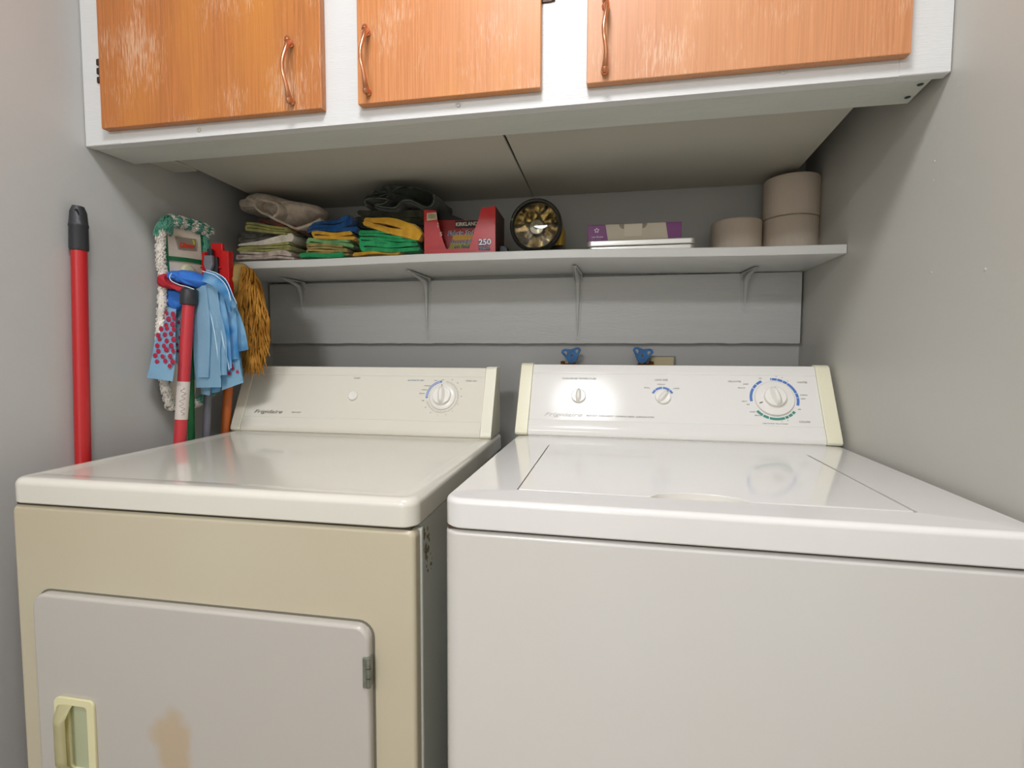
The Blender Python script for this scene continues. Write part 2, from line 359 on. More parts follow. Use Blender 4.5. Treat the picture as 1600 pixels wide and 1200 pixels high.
# ---------------- appliances ----------------
def slab(x0,x1,y0,y1,z0,z1,rv,re,rb=.002,bm=None):
    """plate with rounded vertical corners rv (front ones), top edge radius re"""
    t=bmesh.new(); O=rrect(x0,x1,y0,y1,rv,6,(.008,.008,rv,rv)); cx,cy=(x0+x1)/2,(y0+y1)/2
    def ring(ins,z):
        out=[]
        for (x,y) in rrect(x0+ins,x1-ins,y0+ins,y1-ins,rv,6,(max(.008-ins,.001),)*2+(max(rv-ins,.002),)*2): out.append(t.verts.new((x,y,z)))
        return out
    rings=[ring(rb,z0),ring(0,z0+rb)]
    for k in range(7):
        a=R(90*k/6); rings.append(ring(re*(1-math.cos(a)),z1-re+re*math.sin(a)))
    n=len(rings[0])
    for a,b_ in zip(rings,rings[1:]):
        for k in range(n): t.faces.new((a[k],a[(k+1)%n],b_[(k+1)%n],b_[k]))
    t.faces.new(rings[0][::-1]); return t,rings[-1]
def console(root,W,D,dt,h,back,capw,mface,mcap):
    L=math.hypot(dt,h); ey=Vector((0,dt/L,h/L)); ex=Vector((1,0,0)); nn=ex.cross(ey)
    P=lambda u,v,k=0: Vector((u,D,0))+ey*v+nn*k
    # body section between caps: bullnose bottom, flat face, rounded top
    def prof(ins,k0,v0=0.,top=0.):
        a=P(0,v0+.004,k0-.002); pts=[]
        base=[(v0+.001,k0-.006),(v0+.0025,k0-.002),(v0+.006,k0+.0005),(v0+.014,k0+.0022),(v0+.022,k0+.0022),(v0+.034,k0+.0004),(v0+.0375,k0),(v0+.0385,k0-.0008),(v0+.0395,k0-.0002),
              (L-.0275,k0-.0002),(L-.0265,k0-.0008),(L-.0255,k0),(L-.010,k0+.0003),(L-.003,k0-.0006),(L-.0005,k0-.004)]
        for v,k in base:
            q=P(0,v,k); pts.append((q.y,q.z))
        pts+=[(back-.004,h-.003),(back,h-.008),(back,.001)]
        return pts
    pr=prof(0,0)
    o=obj('console',prism(pr,'x',capw,W-capw),mface,root,local=True,smooth=25,wn=False)
    def cap(x0,x1,out):
        q=[P(0,0,-.003),P(0,.003,.0035),P(0,.012,.0045),P(0,L-.006,.0022),P(0,L+.0012,-.002)]
        pts=[(v.y,v.z) for v in q]+[(back+.001,h+.0005),(back+.001,.0008)]
        b_=prism(pts,'x',x0,x1,.0022,2); return b_
    for x0,x1,lab in ((-.002,capw-.0004,None),(W-capw+.0004,W+.002,None)):
        obj('end_cap',cap(x0,x1,0),mcap,root,local=True,label='yellowed cream plastic end cap')
    return P,ex,ey,nn,L
def knob(root,P,nn,ey,u,v,r,h,ang,name='knob',grip=True,mark=True,mk=None):
    c=P(u,v,0); bm=lathe([(r,.0),(r,h*.35),(r*.96,h*.42),(r*.86,h*.45),(r*.80,h*.44),(0,h*.44)],c,nn,40)
    ex=Vector((1,0,0)); a=R(ang); gd=ey*math.cos(a)+ex*math.sin(a); gs=ex*math.cos(a)-ey*math.sin(a)
    if grip:
        t=bmesh.new(); rows=[]
        for i in range(13):
            s=-1+2*i/12; hw=r*.30*(1-.35*abs(s)**2); hh=h*(.45+.55*(1-abs(s)**5))
            ring=[]
            for (q,z) in ((-1.5,.40),(-.8,.75),(-.45,.95),(0,1),(.45,.95),(.8,.75),(1.5,.40)):
                ring.append(t.verts.new(c+gd*(s*r*.93)+gs*(q*hw)+nn*(h*.40+(hh-h*.40)*(z-.4)/.6)))
            rows.append(ring)
        for A,B in zip(rows,rows[1:]):
            for k in range(6): t.faces.new((A[k],A[k+1],B[k+1],B[k]))
        t.faces.new(rows[0][::-1]); t.faces.new(rows[-1]); join(bm,t)
    o=obj(name,bm,KNOB,root,local=True,smooth=50,wn=False)
    if mark:
        q=c+gd*r*.90+nn*(h*.46); x=gs*.0008; y=gd*.003
        t=bmesh.new(); t.faces.new([t.verts.new(q-x-y),t.verts.new(q+x-y),t.verts.new(q+x+y),t.verts.new(q-x+y)]); bmesh.ops.solidify(t,geom=t.faces[:],thickness=.0006)
        obj('pointer_mark',t,PRINTD,o,local=True,smooth=0)
    return o

# ----- washing machine -----
ww=.686; WX,WY,WZ,WT=-.2134,.6332,-.1882+H,R(-.5402); Dw=.517
wa=thing('washing_machine','white top-loading washing machine with three knobs, beside the right wall','washing machine',(WX,WY,0),WT)
dk,ring_=slab(0,ww,-.002,Dw+.11,WZ-.0415,WZ-.002,.028,.008)
# deck: rolled rim, then gently crowned top
def inner(t,ring,x0,x1,y0,y1,z,r):
    pts=rrect(x0,x1,y0,y1,r,6,(.008,.008,r,r)); v=[t.verts.new((x,y,z)) for x,y in pts]; n=len(v)
    for k in range(n): t.faces.new((ring[k],ring[(k+1)%n],v[(k+1)%n],v[k]))
    return v
r1=inner(dk,ring_,.030,ww-.030,.030,Dw+.105,WZ-.0012,.02)
lx0,lx1,ly0,ly1=.0930,.5745,.0515,.4068
# opening for the lid
r2_=inner(dk,r1,lx0-.002,lx1+.0048,ly0-.002,ly1+.002,WZ,.004)
r3=inner(dk,r2_,lx0-.0018,lx1+.0046,ly0-.0018,ly1+.0018,WZ-.010,.004)
dk.faces.new(r3)
obj('top_deck',dk,ENAMEL,wa,local=True,smooth=40)
# lid with finger scoop at the front
sc0,sc1=.270,.392
lo=[(lx1,ly0),(lx1,ly1),(lx0,ly1),(lx0,ly0),(sc0,ly0)]
for k in range(1,12):
    a=k/12; lo.append((sc0+(sc1-sc0)*a,ly0+.027*math.sin(math.pi*a)**.5))
lo.append((sc1,ly0))
ld=prism(lo,'z',WZ-.009,WZ+.0012,.0016,2,bevtest=lambda e: all(v.co.z>WZ for v in e.verts))
obj('lid',ld,ENAMEL,wa,local=True,smooth=40)
obj('finger_recess',prism([(sc0-.001,ly0-.0015)]+[(sc0+(sc1-sc0)*k/12,ly0+.0295*math.sin(math.pi*k/12)**.5) for k in range(1,12)]+[(sc1+.001,ly0-.0015)],'z',WZ-.0099,WZ-.0090),mat('recess_shade','c9c2a6',.4),wa,local=True)  # scoop floor: the cream shading of the hollow is put into its colour
bd=slab(0.0,ww,0.0,Dw+.10,.012,WZ-.0455,.024,.006)
bt,rg=bd; bt.faces.new(rg)
WBODY=mat('washer_body','cccac6',.24,coat=.3,col2='c9c5bc',vscale=1.3,vdetail=2)
obj('body_panel',bt,WBODY,wa,local=True,smooth=40)
obj('seam',box(.006,ww-.006,.008,Dw+.09,WZ-.0457,WZ-.0412),mat('seam_brown','4a3a2e',.8),wa,local=True,smooth=0)
ht=bpy.data.objects.new('console_unit',None)
cw=Matrix.Translation((0,0,WZ+.001))
def lift(o_list,z):
    for o in o_list: o.location.z+=z
before=set(bpy.data.objects)
P,ex,ey,nn,L=console(wa,ww-.004,Dw,.0873,.1625,Dw+.105,.028,PLAST,CAPM)
k1=knob(wa,P,nn,ey,.1406,.099,.0165,.013,0)
k2=knob(wa,P,nn,ey,.3305,.1010,.0170,.013,38)
text('WASH/RINSE TEMPERATURE',.0062,P(.1400,.1445,.0004),ex,ey,PRINT,wa,align='CENTER',width=.080,local=True)
text('LOAD SIZE',.0064,P(.3276,.1435,.0004),ex,ey,PRINT,wa,align='CENTER',width=.029,local=True)
text('MEDIUM',.0044,P(.3272,.1325,.0004),ex,ey,PRINT,wa,align='CENTER',width=.017,local=True)
text('SMALL',.0044,P(.2960,.1235,.0004),ex,ey,PRINT,wa,align='CENTER',width=.013,local=True)
text('LARGE',.0044,P(.3600,.1230,.0004),ex,ey,PRINT,wa,align='CENTER',width=.013,local=True)
text('HEAVY DUTY   SUPER CAPACITY   COMMERCIAL DESIGN   SUSPENSION SYSTEM',.0052,P(.1600,.0508,.0004),ex,ey,PRINT,wa,width=.150,local=True)
text('Frigidaire',.0130,P(.0620,.0520,.0004),ex,ey,mat('print_silver','bcb9b2',.4),wa,shear=.4,width=.088,local=True)
bm=None
for a0,a1 in ((-68,-43),(-40,-2),(2,40),(43,66)): bm=arc(.3300,.1010,.0205,.0255,a0,a1,P,bm)
obj('printed_scale',bm,PBLUE,wa,local=True,smooth=0,label='blue printed arc around the load size knob')
# timer dial
cu_,cv_=.5640,.1020
obj('dial_ring',lathe([(.0405,0),(.0405,.003),(.039,.0048),(.027,.0060),(0,.0060)],P(cu_,cv_,0),nn,56),KNOB,wa,local=True,smooth=40,wn=False)
Pk=lambda u,v,k=0: P(u,v,k+.0055)
k3=knob(wa,Pk,nn,ey,cu_,cv_+.001,.0225,.021,-14,mark=False)
t=bmesh.new(); a=R(-112); gd=ey*math.cos(a)+ex*math.sin(a); gs=ex*math.cos(a)-ey*math.sin(a); q=P(cu_,cv_,.0064)+gd*.0315
t.faces.new([t.verts.new(q+gs*i*.0009+gd*j*.0035) for i,j in ((-1,-1),(1,-1),(1,1),(-1,1))]); bmesh.ops.solidify(t,geom=t.faces[:],thickness=.0005)
obj('pointer_mark',t,PRINTD,wa,local=True,smooth=0)
ra,rb=.0445,.0500
def scale(segs,m,lab):
    bm=None
    for a0,a1 in segs: bm=arc(cu_,cv_,ra,rb,a0,a1,P,bm,n=10)
    obj('printed_scale',bm,m,wa,local=True,smooth=0,label=lab)
scale(((-98,-60),(-58,-46),(-44,-28)),PBLUE,'blue printed arc left of the timer dial')
scale(((-4,-1.5),(0,12),(13.5,26),(27.5,38),(39.5,72),(73.5,85),(86.5,108)),PBLUE,'blue printed arc right of the timer dial')
scale(((128,136),(138,148),(150,158),(160,197),(199,213),(215,232)),PGREEN,'green printed arc under the timer dial')
for s,u,v,al,sz in (('DELICATES',.4857,.1422,'CENTER',.0056),('WHITES',.6245,.1420,'CENTER',.0056),('COLORS',.6180,.0500,'CENTER',.0056),('REGULAR',.5070,.1270,'RIGHT',.0036),('SHORT',.5150,.1360,'RIGHT',.0036),('HEAVY',.5080,.0945,'RIGHT',.0036),
    ('OFF',.5125,.0870,'RIGHT',.0036),('OFF',.5400,.1505,'CENTER',.0036),('14',.5730,.1560,'CENTER',.0036),('10',.5850,.1535,'CENTER',.0036),('6',.5960,.1455,'CENTER',.0036),('NORMAL',.6165,.1120,'LEFT',.0036),('LIGHT',.6165,.1030,'LEFT',.0036),('OFF',.6080,.0780,'LEFT',.0036),
    ('SHORT',.5230,.0700,'RIGHT',.0036),('REGULAR',.5360,.0620,'RIGHT',.0036),('6',.5740,.0495,'CENTER',.0036),('10',.5850,.0520,'CENTER',.0036),('PUSH TO STOP · PULL TO START',.5600,.0440,'CENTER',.0034)):
    text(s,sz,P(u,v,.0004),ex,ey,PRINT,wa,align=al,local=True)
for o in list(bpy.data.objects):
    if o not in before and o.parent==wa: o.location.z+=WZ+.001
# feet
for sx in (.05,ww-.05):
    for sy in (.05,Dw+.04): obj('foot',lathe([(0,0),(.02,0),(.02,.008),(.012,.013),(0,.013)],(sx,sy,0),(0,0,1),16),BLACKP,wa,local=True)

# ----- dryer -----
DX,DY,DZ,DT=-.9446,.645,-.2017+H,R(.7561); Dd=.5006
dr=thing('clothes_dryer','off-white front-loading clothes dryer with a cream front and one dial, beside the left wall','clothes dryer',(DX,DY,0),DT)
tt,rg=slab(-.001,ww+.001,-.003,Dd+.11,DZ-.0405,DZ,.024,.012)
ra_=inner(tt,rg,.026,ww-.026,.030,Dd-.006,DZ,.010)
rb_=inner(tt,ra_,.034,ww-.034,.040,Dd-.014,DZ-.0035,.010)
tt.faces.new(rb_)
obj('top_deck',tt,ENAMELD,dr,local=True,smooth=40)
# cream front panel with rounded edges, in front of the side body
fp=bmesh.new()
fp=prism(rrect(.001,ww-.001,.012,DZ-.0445,.012),'y',0,.020,.007,3,bevtest=lambda e: all(v.co.y<.001 for v in e.verts))
DC=bpy.data.materials.new('dryer_door_enamel')
obj('front_panel',fp,CREAM,dr,local=True,smooth=40)
sb=box(.010,ww-.006,.022,Dd+.10,.012,DZ-.046,.004,2); obj('body_panel',sb,SIDEP,dr,local=True)
obj('side_flange',box(ww-.014,ww+.0010,.0215,.032,.012,DZ-.047,.003,3),SIDEP,dr,local=True)
obj('seam',box(.008,ww-.008,.004,Dd+.09,DZ-.0447,DZ-.0402),mat('seam_dark','3a352e',.8),dr,local=True,smooth=0)
# scuffed dirt on the flank
random.seed(11); sm=bmesh.new()
for i in range(34):
    y=.036+random.random()*.03+i*.0009; z=DZ-.062-i*.0022+random.uniform(-.006,.006); s=random.uniform(.0012,.0052)*(1 if i<20 else .5)
    t=bmesh.new(); n=7; vs=[t.verts.new((ww-.0056+.0002,y+s*random.uniform(.5,1.2)*math.cos(2*math.pi*k/n),z+s*random.uniform(.6,1.6)*math.sin(2*math.pi*k/n))) for k in range(n)]; t.faces.new(vs); join(sm,t)
bmesh.ops.solidify(sm,geom=sm.faces[:],thickness=.0002)
obj('dirt_stain',sm,mat('dirt','948c6c',.7,var=.3,vscale=200),dr,local=True,smooth=0,label='brown-green dirt scuff on the side')
# door
dm=MATS['dd']=DC; DC.use_nodes=True; nt=DC.node_tree; b=nt.nodes['Principled BSDF']; b.inputs['Roughness'].default_value=.28; b.inputs['Coat Weight'].default_value=.25
tc=nt.nodes.new('ShaderNodeTexCoord'); mp=nt.nodes.new('ShaderNodeMapping'); mp.inputs['Location'].default_value=(-.300/.05,0,-(DZ-.395)/.075); mp.inputs['Scale'].default_value=(1/.05,0,1/.075)
nz=nt.nodes.new('ShaderNodeTexNoise'); nz.inputs['Scale'].default_value=14; ad=nt.nodes.new('ShaderNodeVectorMath'); ad.operation='MULTIPLY_ADD'
nt.links.new(tc.outputs['Object'],mp.inputs[0]); nt.links.new(tc.outputs['Object'],nz.inputs['Vector']); nt.links.new(nz.outputs['Color'],ad.inputs[0]); ad.inputs[1].default_value=(1.2,0,1.2); nt.links.new(mp.outputs[0],ad.inputs[2])
ln=nt.nodes.new('ShaderNodeVectorMath'); ln.operation='LENGTH'; sb_=nt.nodes.new('ShaderNodeVectorMath'); sb_.operation='SUBTRACT'; sb_.inputs[1].default_value=(.6,0,.6)
nt.links.new(ad.outputs[0],sb_.inputs[0]); nt.links.new(sb_.outputs[0],ln.inputs[0])
rp=nt.nodes.new('ShaderNodeValToRGB'); nt.links.new(ln.outputs['Value'],rp.inputs[0]); rp.color_ramp.elements[0].position=.45; rp.color_ramp.elements[0].color=lin('b3a188'); rp.color_ramp.elements[1].position=.75; rp.color_ramp.elements[1].color=lin('b5b0a8')
nt.links.new(rp.outputs[0],b.inputs['Base Color'])
hx0,hx1,hz1,hz0=.089,.1620,DZ-.3440,DZ-.470
db=prism(rrect(.0500,.6215,DZ-.660,DZ-.1810,.022),'y',-.014,-.0008,.005,3,bevtest=lambda e: all(v.co.y<-.013 for v in e.verts))
door=obj('door',db,DC,dr,local=True,smooth=40)
obj('door_shadow_gap',prism(rrect(.0470,.6245,DZ-.663,DZ-.1780,.024),'y',-.0009,-.0002),mat('gap_grey','6b6759',.8),dr,local=True,smooth=0)
hg=box(.6125,.6235,-.0165,-.004,DZ-.268,DZ-.2235,.0015,2)
for k in range(3): tube([(.6215,-.0155,DZ-.266+k*.0145),(.6215,-.0155,DZ-.253+k*.0145)],.0036,10,bm=hg)
obj('hinge',hg,mat('dull_steel','8f9488',.4,metal=.7,var=.4,vscale=80),door,local=True)
# cream pull: frame, cupped shell on the left, dark green hollow
HP=mat('handle_cream','d6d0a6',.4); HG=mat('handle_hollow','a8ae90',.5)
outer=rrect(hx0,hx1,hz0,hz1,.010); inn=rrect(hx0+.026,hx1-.012,hz0+.012,hz1-.010,.006)
hf=polyholes([outer,inn],.0030,(0,-.0162,0),(1,0,0),(0,0,1)); 
pull=obj('door_handle',hf,HP,door,local=True,smooth=40,wn=False,label='cream plastic recessed pull')
obj('handle_hollow',box(hx0+.026,hx1-.012,-.0149,-.0143,hz0+.01,hz1-.008),HG,pull,local=True,smooth=0,label='dull green hollow of the pull')
t=bmesh.new(); rows=[]
for i in range(13):
    z=hz0+.008+(hz1-.008-hz0-.008)*i/12; e=min(1,math.sin(math.pi*i/12)*2.2); row=[]
    for k in range(9):
        a=R(180*k/8); x=hx0+.004+.030*(1-math.cos(a))/2; y=-.0160-.020*math.sin(a*.75)*e; row.append(t.verts.new((x,y,z)))
    rows.append(row)
for A,B in zip(rows,rows[1:]):
    for k in range(8): t.faces.new((A[k],A[k+1],B[k+1],B[k]))
bmesh.ops.solidify(t,geom=t.faces[:],thickness=.002)
obj('grip',t,HP,pull,local=True,smooth=50,wn=False)
before=set(bpy.data.objects)
P,ex,ey,nn,L=console(dr,ww-.004,Dd,.0678,.1661,Dd+.105,.026,PLASTD,CAPD)
obj('start_button',lathe([(.0122,0),(.0122,.0035),(.0108,.005),(.004,.0042),(0,.004)],P(.3195,.0990),nn,32),KNOB,dr,local=True,smooth=40,wn=False)
cu_,cv_=.5535,.1010
obj('dial_ring',lathe([(.0330,0),(.0330,.0025),(.0315,.0040),(.024,.0050),(0,.0050)],P(cu_,cv_,0),nn,56),KNOB,dr,local=True,smooth=40,wn=False)
Pk=lambda u,v,k=0: P(u,v,k+.0045)
knob(dr,Pk,nn,ey,cu_,cv_+.001,.0225,.018,-4,mark=False)
t=bmesh.new(); a=R(-6); gd=ey*math.cos(a)+ex*math.sin(a); gs=ex*math.cos(a)-ey*math.sin(a); q=P(cu_,cv_,.0054)+gd*.0285
t.faces.new([t.verts.new(q+gs*i*.0010+gd*j*.0018) for i,j in ((-1,-1),(1,-1),(1,1),(-1,1))]); bmesh.ops.solidify(t,geom=t.faces[:],thickness=.0005)
obj('pointer_mark',t,PRINTD,dr,local=True,smooth=0)
bm=arc(cu_,cv_,.0375,.0425,-96,-8,P,None,30); obj('printed_scale',bm,PBLUE,dr,local=True,smooth=0,label='blue printed arc left of the dryer dial')
obj('printed_scale',arc(cu_,cv_,.0395,.0404,-92,-14,lambda u,v,k=0:P(u,v,k+.0003)),PWHITE,dr,local=True,smooth=0,label='white line inside the blue arc')
bm=None
for a0,a1 in ((8,20),(22,42),(44,62),(64,98),(100,128),(130,155),(157,200),(202,222),(224,252)): bm=arc(cu_,cv_,.0372,.0415,a0,a1,P,bm,8)
obj('printed_scale',bm,PGREY,dr,local=True,smooth=0,label='grey printed ring around the dryer dial')
for s,u,v,al,sz in (('START',.3217,.1460,'CENTER',.0062),('TIMED DRY',.6225,.1425,'CENTER',.0056),('MORE DRY',.5210,.1285,'RIGHT',.0036),('NORMAL',.5130,.1180,'RIGHT',.0036),('LESS DRY',.5080,.1085,'RIGHT',.0036),('OFF',.5080,.0900,'RIGHT',.0036),('HIGH',.5360,.1425,'RIGHT',.0036),('OFF',.5500,.1445,'CENTER',.0034),
    ('60',.5740,.1455,'CENTER',.0034),('50',.5880,.1370,'CENTER',.0034),('40',.5985,.1220,'CENTER',.0034),('30',.6010,.1030,'CENTER',.0034),('20',.5950,.0830,'CENTER',.0034),('15',.5830,.0650,'CENTER',.0034),('10',.5670,.0555,'CENTER',.0034),('5',.5460,.0540,'CENTER',.0034),('90',.5280,.0600,'CENTER',.0034),('80',.5140,.0730,'CENTER',.0034)):
    text(s,sz,P(u,v,.0004),ex,ey,PRINT,dr,align=al,local=True)
text('AUTOMATIC DRY',.0056,P(.4800,.1422,.0004),ex,ey,mat('print_softblue','7487a8',.5),dr,align='CENTER',width=.044,local=True)
text('Frigidaire',.0125,P(.0520,.0520,.0004),ex,ey,PRINTD,dr,shear=.4,width=.080,local=True)
text('HEAVY DUTY',.0052,P(.1590,.0520,.0004),ex,ey,PRINT,dr,width=.026,local=True)
for o in list(bpy.data.objects):
    if o not in before and o.parent==dr: o.location.z+=DZ+.001
for sx in (.05,ww-.05):
    for sy in (.05,Dd+.04): obj('foot',lathe([(0,0),(.02,0),(.02,.008),(.012,.013),(0,.013)],(sx,sy,0),(0,0,1),16),BLACKP,dr,local=True)

# ---------------- things on the shelf ----------------
def shelfz(x): return ZS+bow(x)+.0004
def cloth(name,label,cat,quad,n,y0,depth,m,seed=0,group=None,start=1,sag=0,hem=None,wob=1.0,up=0,gap=.86,skew=0):
    """folded cloth: a serpentine sheet whose folds are seen end on. quad = pixels of the
    lower left, lower right, upper right, upper left corners on the plane y0"""
    rnd=random.Random(seed); A,B,Cc,D=[aty(u,v,y0) for u,v in quad]
    A.z+=up; B.z+=up; Cc.z+=up; D.z+=up
    K=12; cen=[]
    for i in range(n):
        t=(i+.5)/n; l=rnd.uniform(0,.05)*wob; r=1-rnd.uniform(0,.06)*wob; dirn=1 if (i+start)%2==0 else -1
        xs=[l+(r-l)*k/K for k in range(K+1)]
        if dirn<0: xs=xs[::-1]
        seg=[]; ph=rnd.uniform(0,6)
        for s in xs:
            seg.append((s,t+.10/n*wob*math.sin(s*7+ph)+sag*math.sin(math.pi*s)*(t-.5)*0+0))
        cen.append(seg)
    pts=[]
    for i,seg in enumerate(cen):
        pts+=seg
        if i<n-1:
            e=seg[-1]; s0=cen[i+1][0]; d=1 if e[0]>.5 else -1; w_=(.42/n)*(abs(A.z-D.z)+abs(B.z-Cc.z))/2/max(abs(B.x-A.x),.01)
            for k in (1,2,3,4,5): a=R(180*k/6); pts.append(((e[0]+s0[0])/2+d*w_*math.sin(a),e[1]+(s0[1]-e[1])*(1-math.cos(a))/2))
    def M(s,t):
        lo=A.lerp(B,s); hi=D.lerp(Cc,s); p=lo.lerp(hi,t); p.z+=sag*math.sin(math.pi*min(max(s,0),1))*t; return p
    P3=[M(s,t) for s,t in pts]
    def TH(s):
        lo=A.lerp(B,s); hi=D.lerp(Cc,s); return max((hi.z-lo.z)/n*gap,.0016)
    th=[TH(min(max(s,0),1)) for s,t in pts]
    L=[];Rr=[]
    for i,p in enumerate(P3):
        d=(P3[min(i+1,len(P3)-1)]-P3[max(i-1,0)]); d.y=0; d.normalize(); nn_=Vector((-d.z,0,d.x)); L.append(p+nn_*th[i]/2); Rr.append(p-nn_*th[i]/2)
    ta=[P3[0]-(P3[1]-P3[0]).normalized()*th[0]*.4]; tb=[P3[-1]+(P3[-1]-P3[-2]).normalized()*th[-1]*.4]
    out=L+tb+Rr[::-1]+ta
    bm=bmesh.new(); rings=[]; NS=9
    cx=sum(p.x for p in out)/len(out); cz=sum(p.z for p in out)/len(out)
    ph=[rnd.uniform(0,6) for _ in range(6)]
    for j in range(NS+1):
        yy=y0+depth*j/NS; f=j/NS; ring=[]
        for i,p in enumerate(out):
            q=p.copy(); q.y=yy+ .0025*wob*math.sin(p.x*70+ph[0])*(1-f)+.002*math.sin(p.z*300+ph[3])*(1-f)
            q.x+=.0018*wob*math.sin(f*9+ph[1]+p.z*120)+skew*f; q.z+=.0009*wob*math.sin(f*11+ph[2]+p.x*60)*(1 if t>0 else 0)
            ring.append(bm.verts.new(q))
        rings.append(ring)
    N=len(out)
    for a,b_ in zip(rings,rings[1:]):
        for k in range(N): bm.faces.new((a[k],a[(k+1)%N],b_[(k+1)%N],b_[k]))
    # end faces as strips between the two sides of the sheet
    n2=len(P3)
    for ring,flip in ((rings[0],1),(rings[-1],0)):
        for i in range(n2-1):
            q=[ring[i],ring[i+1],ring[2*n2-i-1],ring[2*n2-i]]
            bm.faces.new(q if flip else q[::-1])
        bm.faces.new([ring[n2-1],ring[n2],ring[n2+1]]); bm.faces.new([ring[0],ring[2*n2],ring[2*n2+1]])
    o=obj(name,bm,m,smooth=60,wn=False)
    if hem:
        hb=tube([p+Vector((0,-.0015,0)) for p in (P3[::1])],.0010,6); hb_o=obj('hem',hb,hem,None,smooth=60,wn=False)
        bx=hb_o; bx.parent=o; tag(bx,'paler stitched hem')
    return tag(o,label,cat,group)
def terry(name,c,c2=None,b_=.9): return mat(name,c,.95,var=.25,vscale=45,bump=b_,bscale=420,spec=.15,sheen=.25,col2=c2)
Y0=1.205
TCREAM=terry('terry_cream','c8bca8','a39886'); TLIME=terry('cloth_lime','a9a862','83844e'); TGREY=terry('terry_grey','6a675c','3f3e38'); TWHITE=terry('terry_white','d8d0c0','b5ad9c')
TRUST=terry('terry_rust','7d4636','4a2a22'); TBLUE=terry('cloth_blue','1d5c9c','123d70'); TYEL=terry('cloth_yellow','d8a636','b98a2c'); TGRN=terry('cloth_green','34a868','1c8450'); TKHA=terry('cloth_khaki','b49c5c','857440')
TMINT=terry('cloth_mint','7fae72','5c8f5a'); TOLV=terry('towel_olive','474a38','33372a'); TDRK=terry('towel_dark','2b3229','1c211b'); HEMD=terry('hem_grey','5c6658')
TTEAL=terry('cloth_teal','2e8f7a','1e6c62')
G='folded rags on the left of the shelf'
# pile against the left wall
cloth('folded_rag','cream patterned rag, lowest of the pile nearest the left wall','rag',((367,406),(468,404),(452,391),(372,394)),3,Y0,.16,terry('rag_patterned','d2c8b8','a08a80'),1,G,wob=1.6)
cloth('folded_rag','beige rag with a lime edge, just above the cream patterned rag','rag',((366,394),(466,391),(448,377),(380,385)),3,Y0+.002,.15,TLIME,2,G,0,wob=1.4)
cloth('folded_rag','white cloth sloping up to the right, in the middle of the left pile','rag',((374,385),(470,379),(450,364),(372,381)),1,Y0,.15,TWHITE,3,G,wob=1.2)
cloth('folded_rag','dark grey fluffy rag under the rolled lime cloth','rag',((373,381),(440,372),(444,365),(380,363)),2,Y0+.012,.14,TGREY,4,G,wob=1.8)
cloth('rolled_cloth','lime green cloth rolled at its left end, in the left pile','rag',((381,360),(450,367),(448,355),(384,346)),3,Y0-.004,.15,TLIME,5,G,wob=1.0,gap=.8)
cloth('folded_rag','rust brown shaggy rag squeezed under the big beige towel','rag',((402,345),(482,366),(472,357),(396,339)),1,Y0+.010,.13,TRUST,6,G,wob=2)
# big beige towel on top: a looping fold in front of a rolled body
def ribbon(name,label,cat,px,th,y0,depth,m,group=None,skew=0,edge=None,taper=0):
    P=smoothpts([aty(u,v,y0) for u,v in px],5); bm=bmesh.new(); rings=[]; NS=8
    L=[];Q=[]
    for i,p in enumerate(P):
        d=(P[min(i+1,len(P)-1)]-P[max(i-1,0)]); d.y=0; d.normalize(); nn_=Vector((-d.z,0,d.x)); L.append(p+nn_*th/2); Q.append(p-nn_*th/2)
    out=L+Q[::-1]; N=len(out)
    for j in range(NS+1):
        f=j/NS; rings.append([bm.verts.new((p.x+skew*f+.0015*math.sin(f*8+p.z*80),y0+depth*f+.002*math.sin(p.x*90)*(1-f),p.z-taper*f+.001*math.sin(f*9+p.x*50))) for p in out])
    for a,b_ in zip(rings,rings[1:]):
        for k in range(N): bm.faces.new((a[k],a[(k+1)%N],b_[(k+1)%N],b_[k]))
    n2=len(P)
    for ring,fl in ((rings[0],1),(rings[-1],0)):
        for i in range(n2-1):
            q=[ring[i],ring[i+1],ring[2*n2-i-2],ring[2*n2-i-1]]; bm.faces.new(q if fl else q[::-1])
    o=obj(name,bm,m,smooth=60,wn=False)
    if edge:
        e=obj('hem',tube([p+Vector((0,-.001,0)) for p in P],.0013,6),edge,None,smooth=60,wn=False); e.parent=o; tag(e,'stitched edge of the cloth')
    return tag(o,label,cat,group)
TB=terry('towel_beige','cbbdac','aa9d8d',.6)
o=ribbon('folded_towel','large beige towel with an open loop, on top of the pile nearest the left wall','towel',
 [(500,343),(478,352),(462,356),(445,350),(428,342),(434,334),(437,326),(432,319),(420,315),(406,311),(399,316),(400,323),(408,331),(418,336),(427,342)],.0055,Y0-.002,.16,TB,G,skew=.01,edge=terry('hem_beige','c9bba8'))
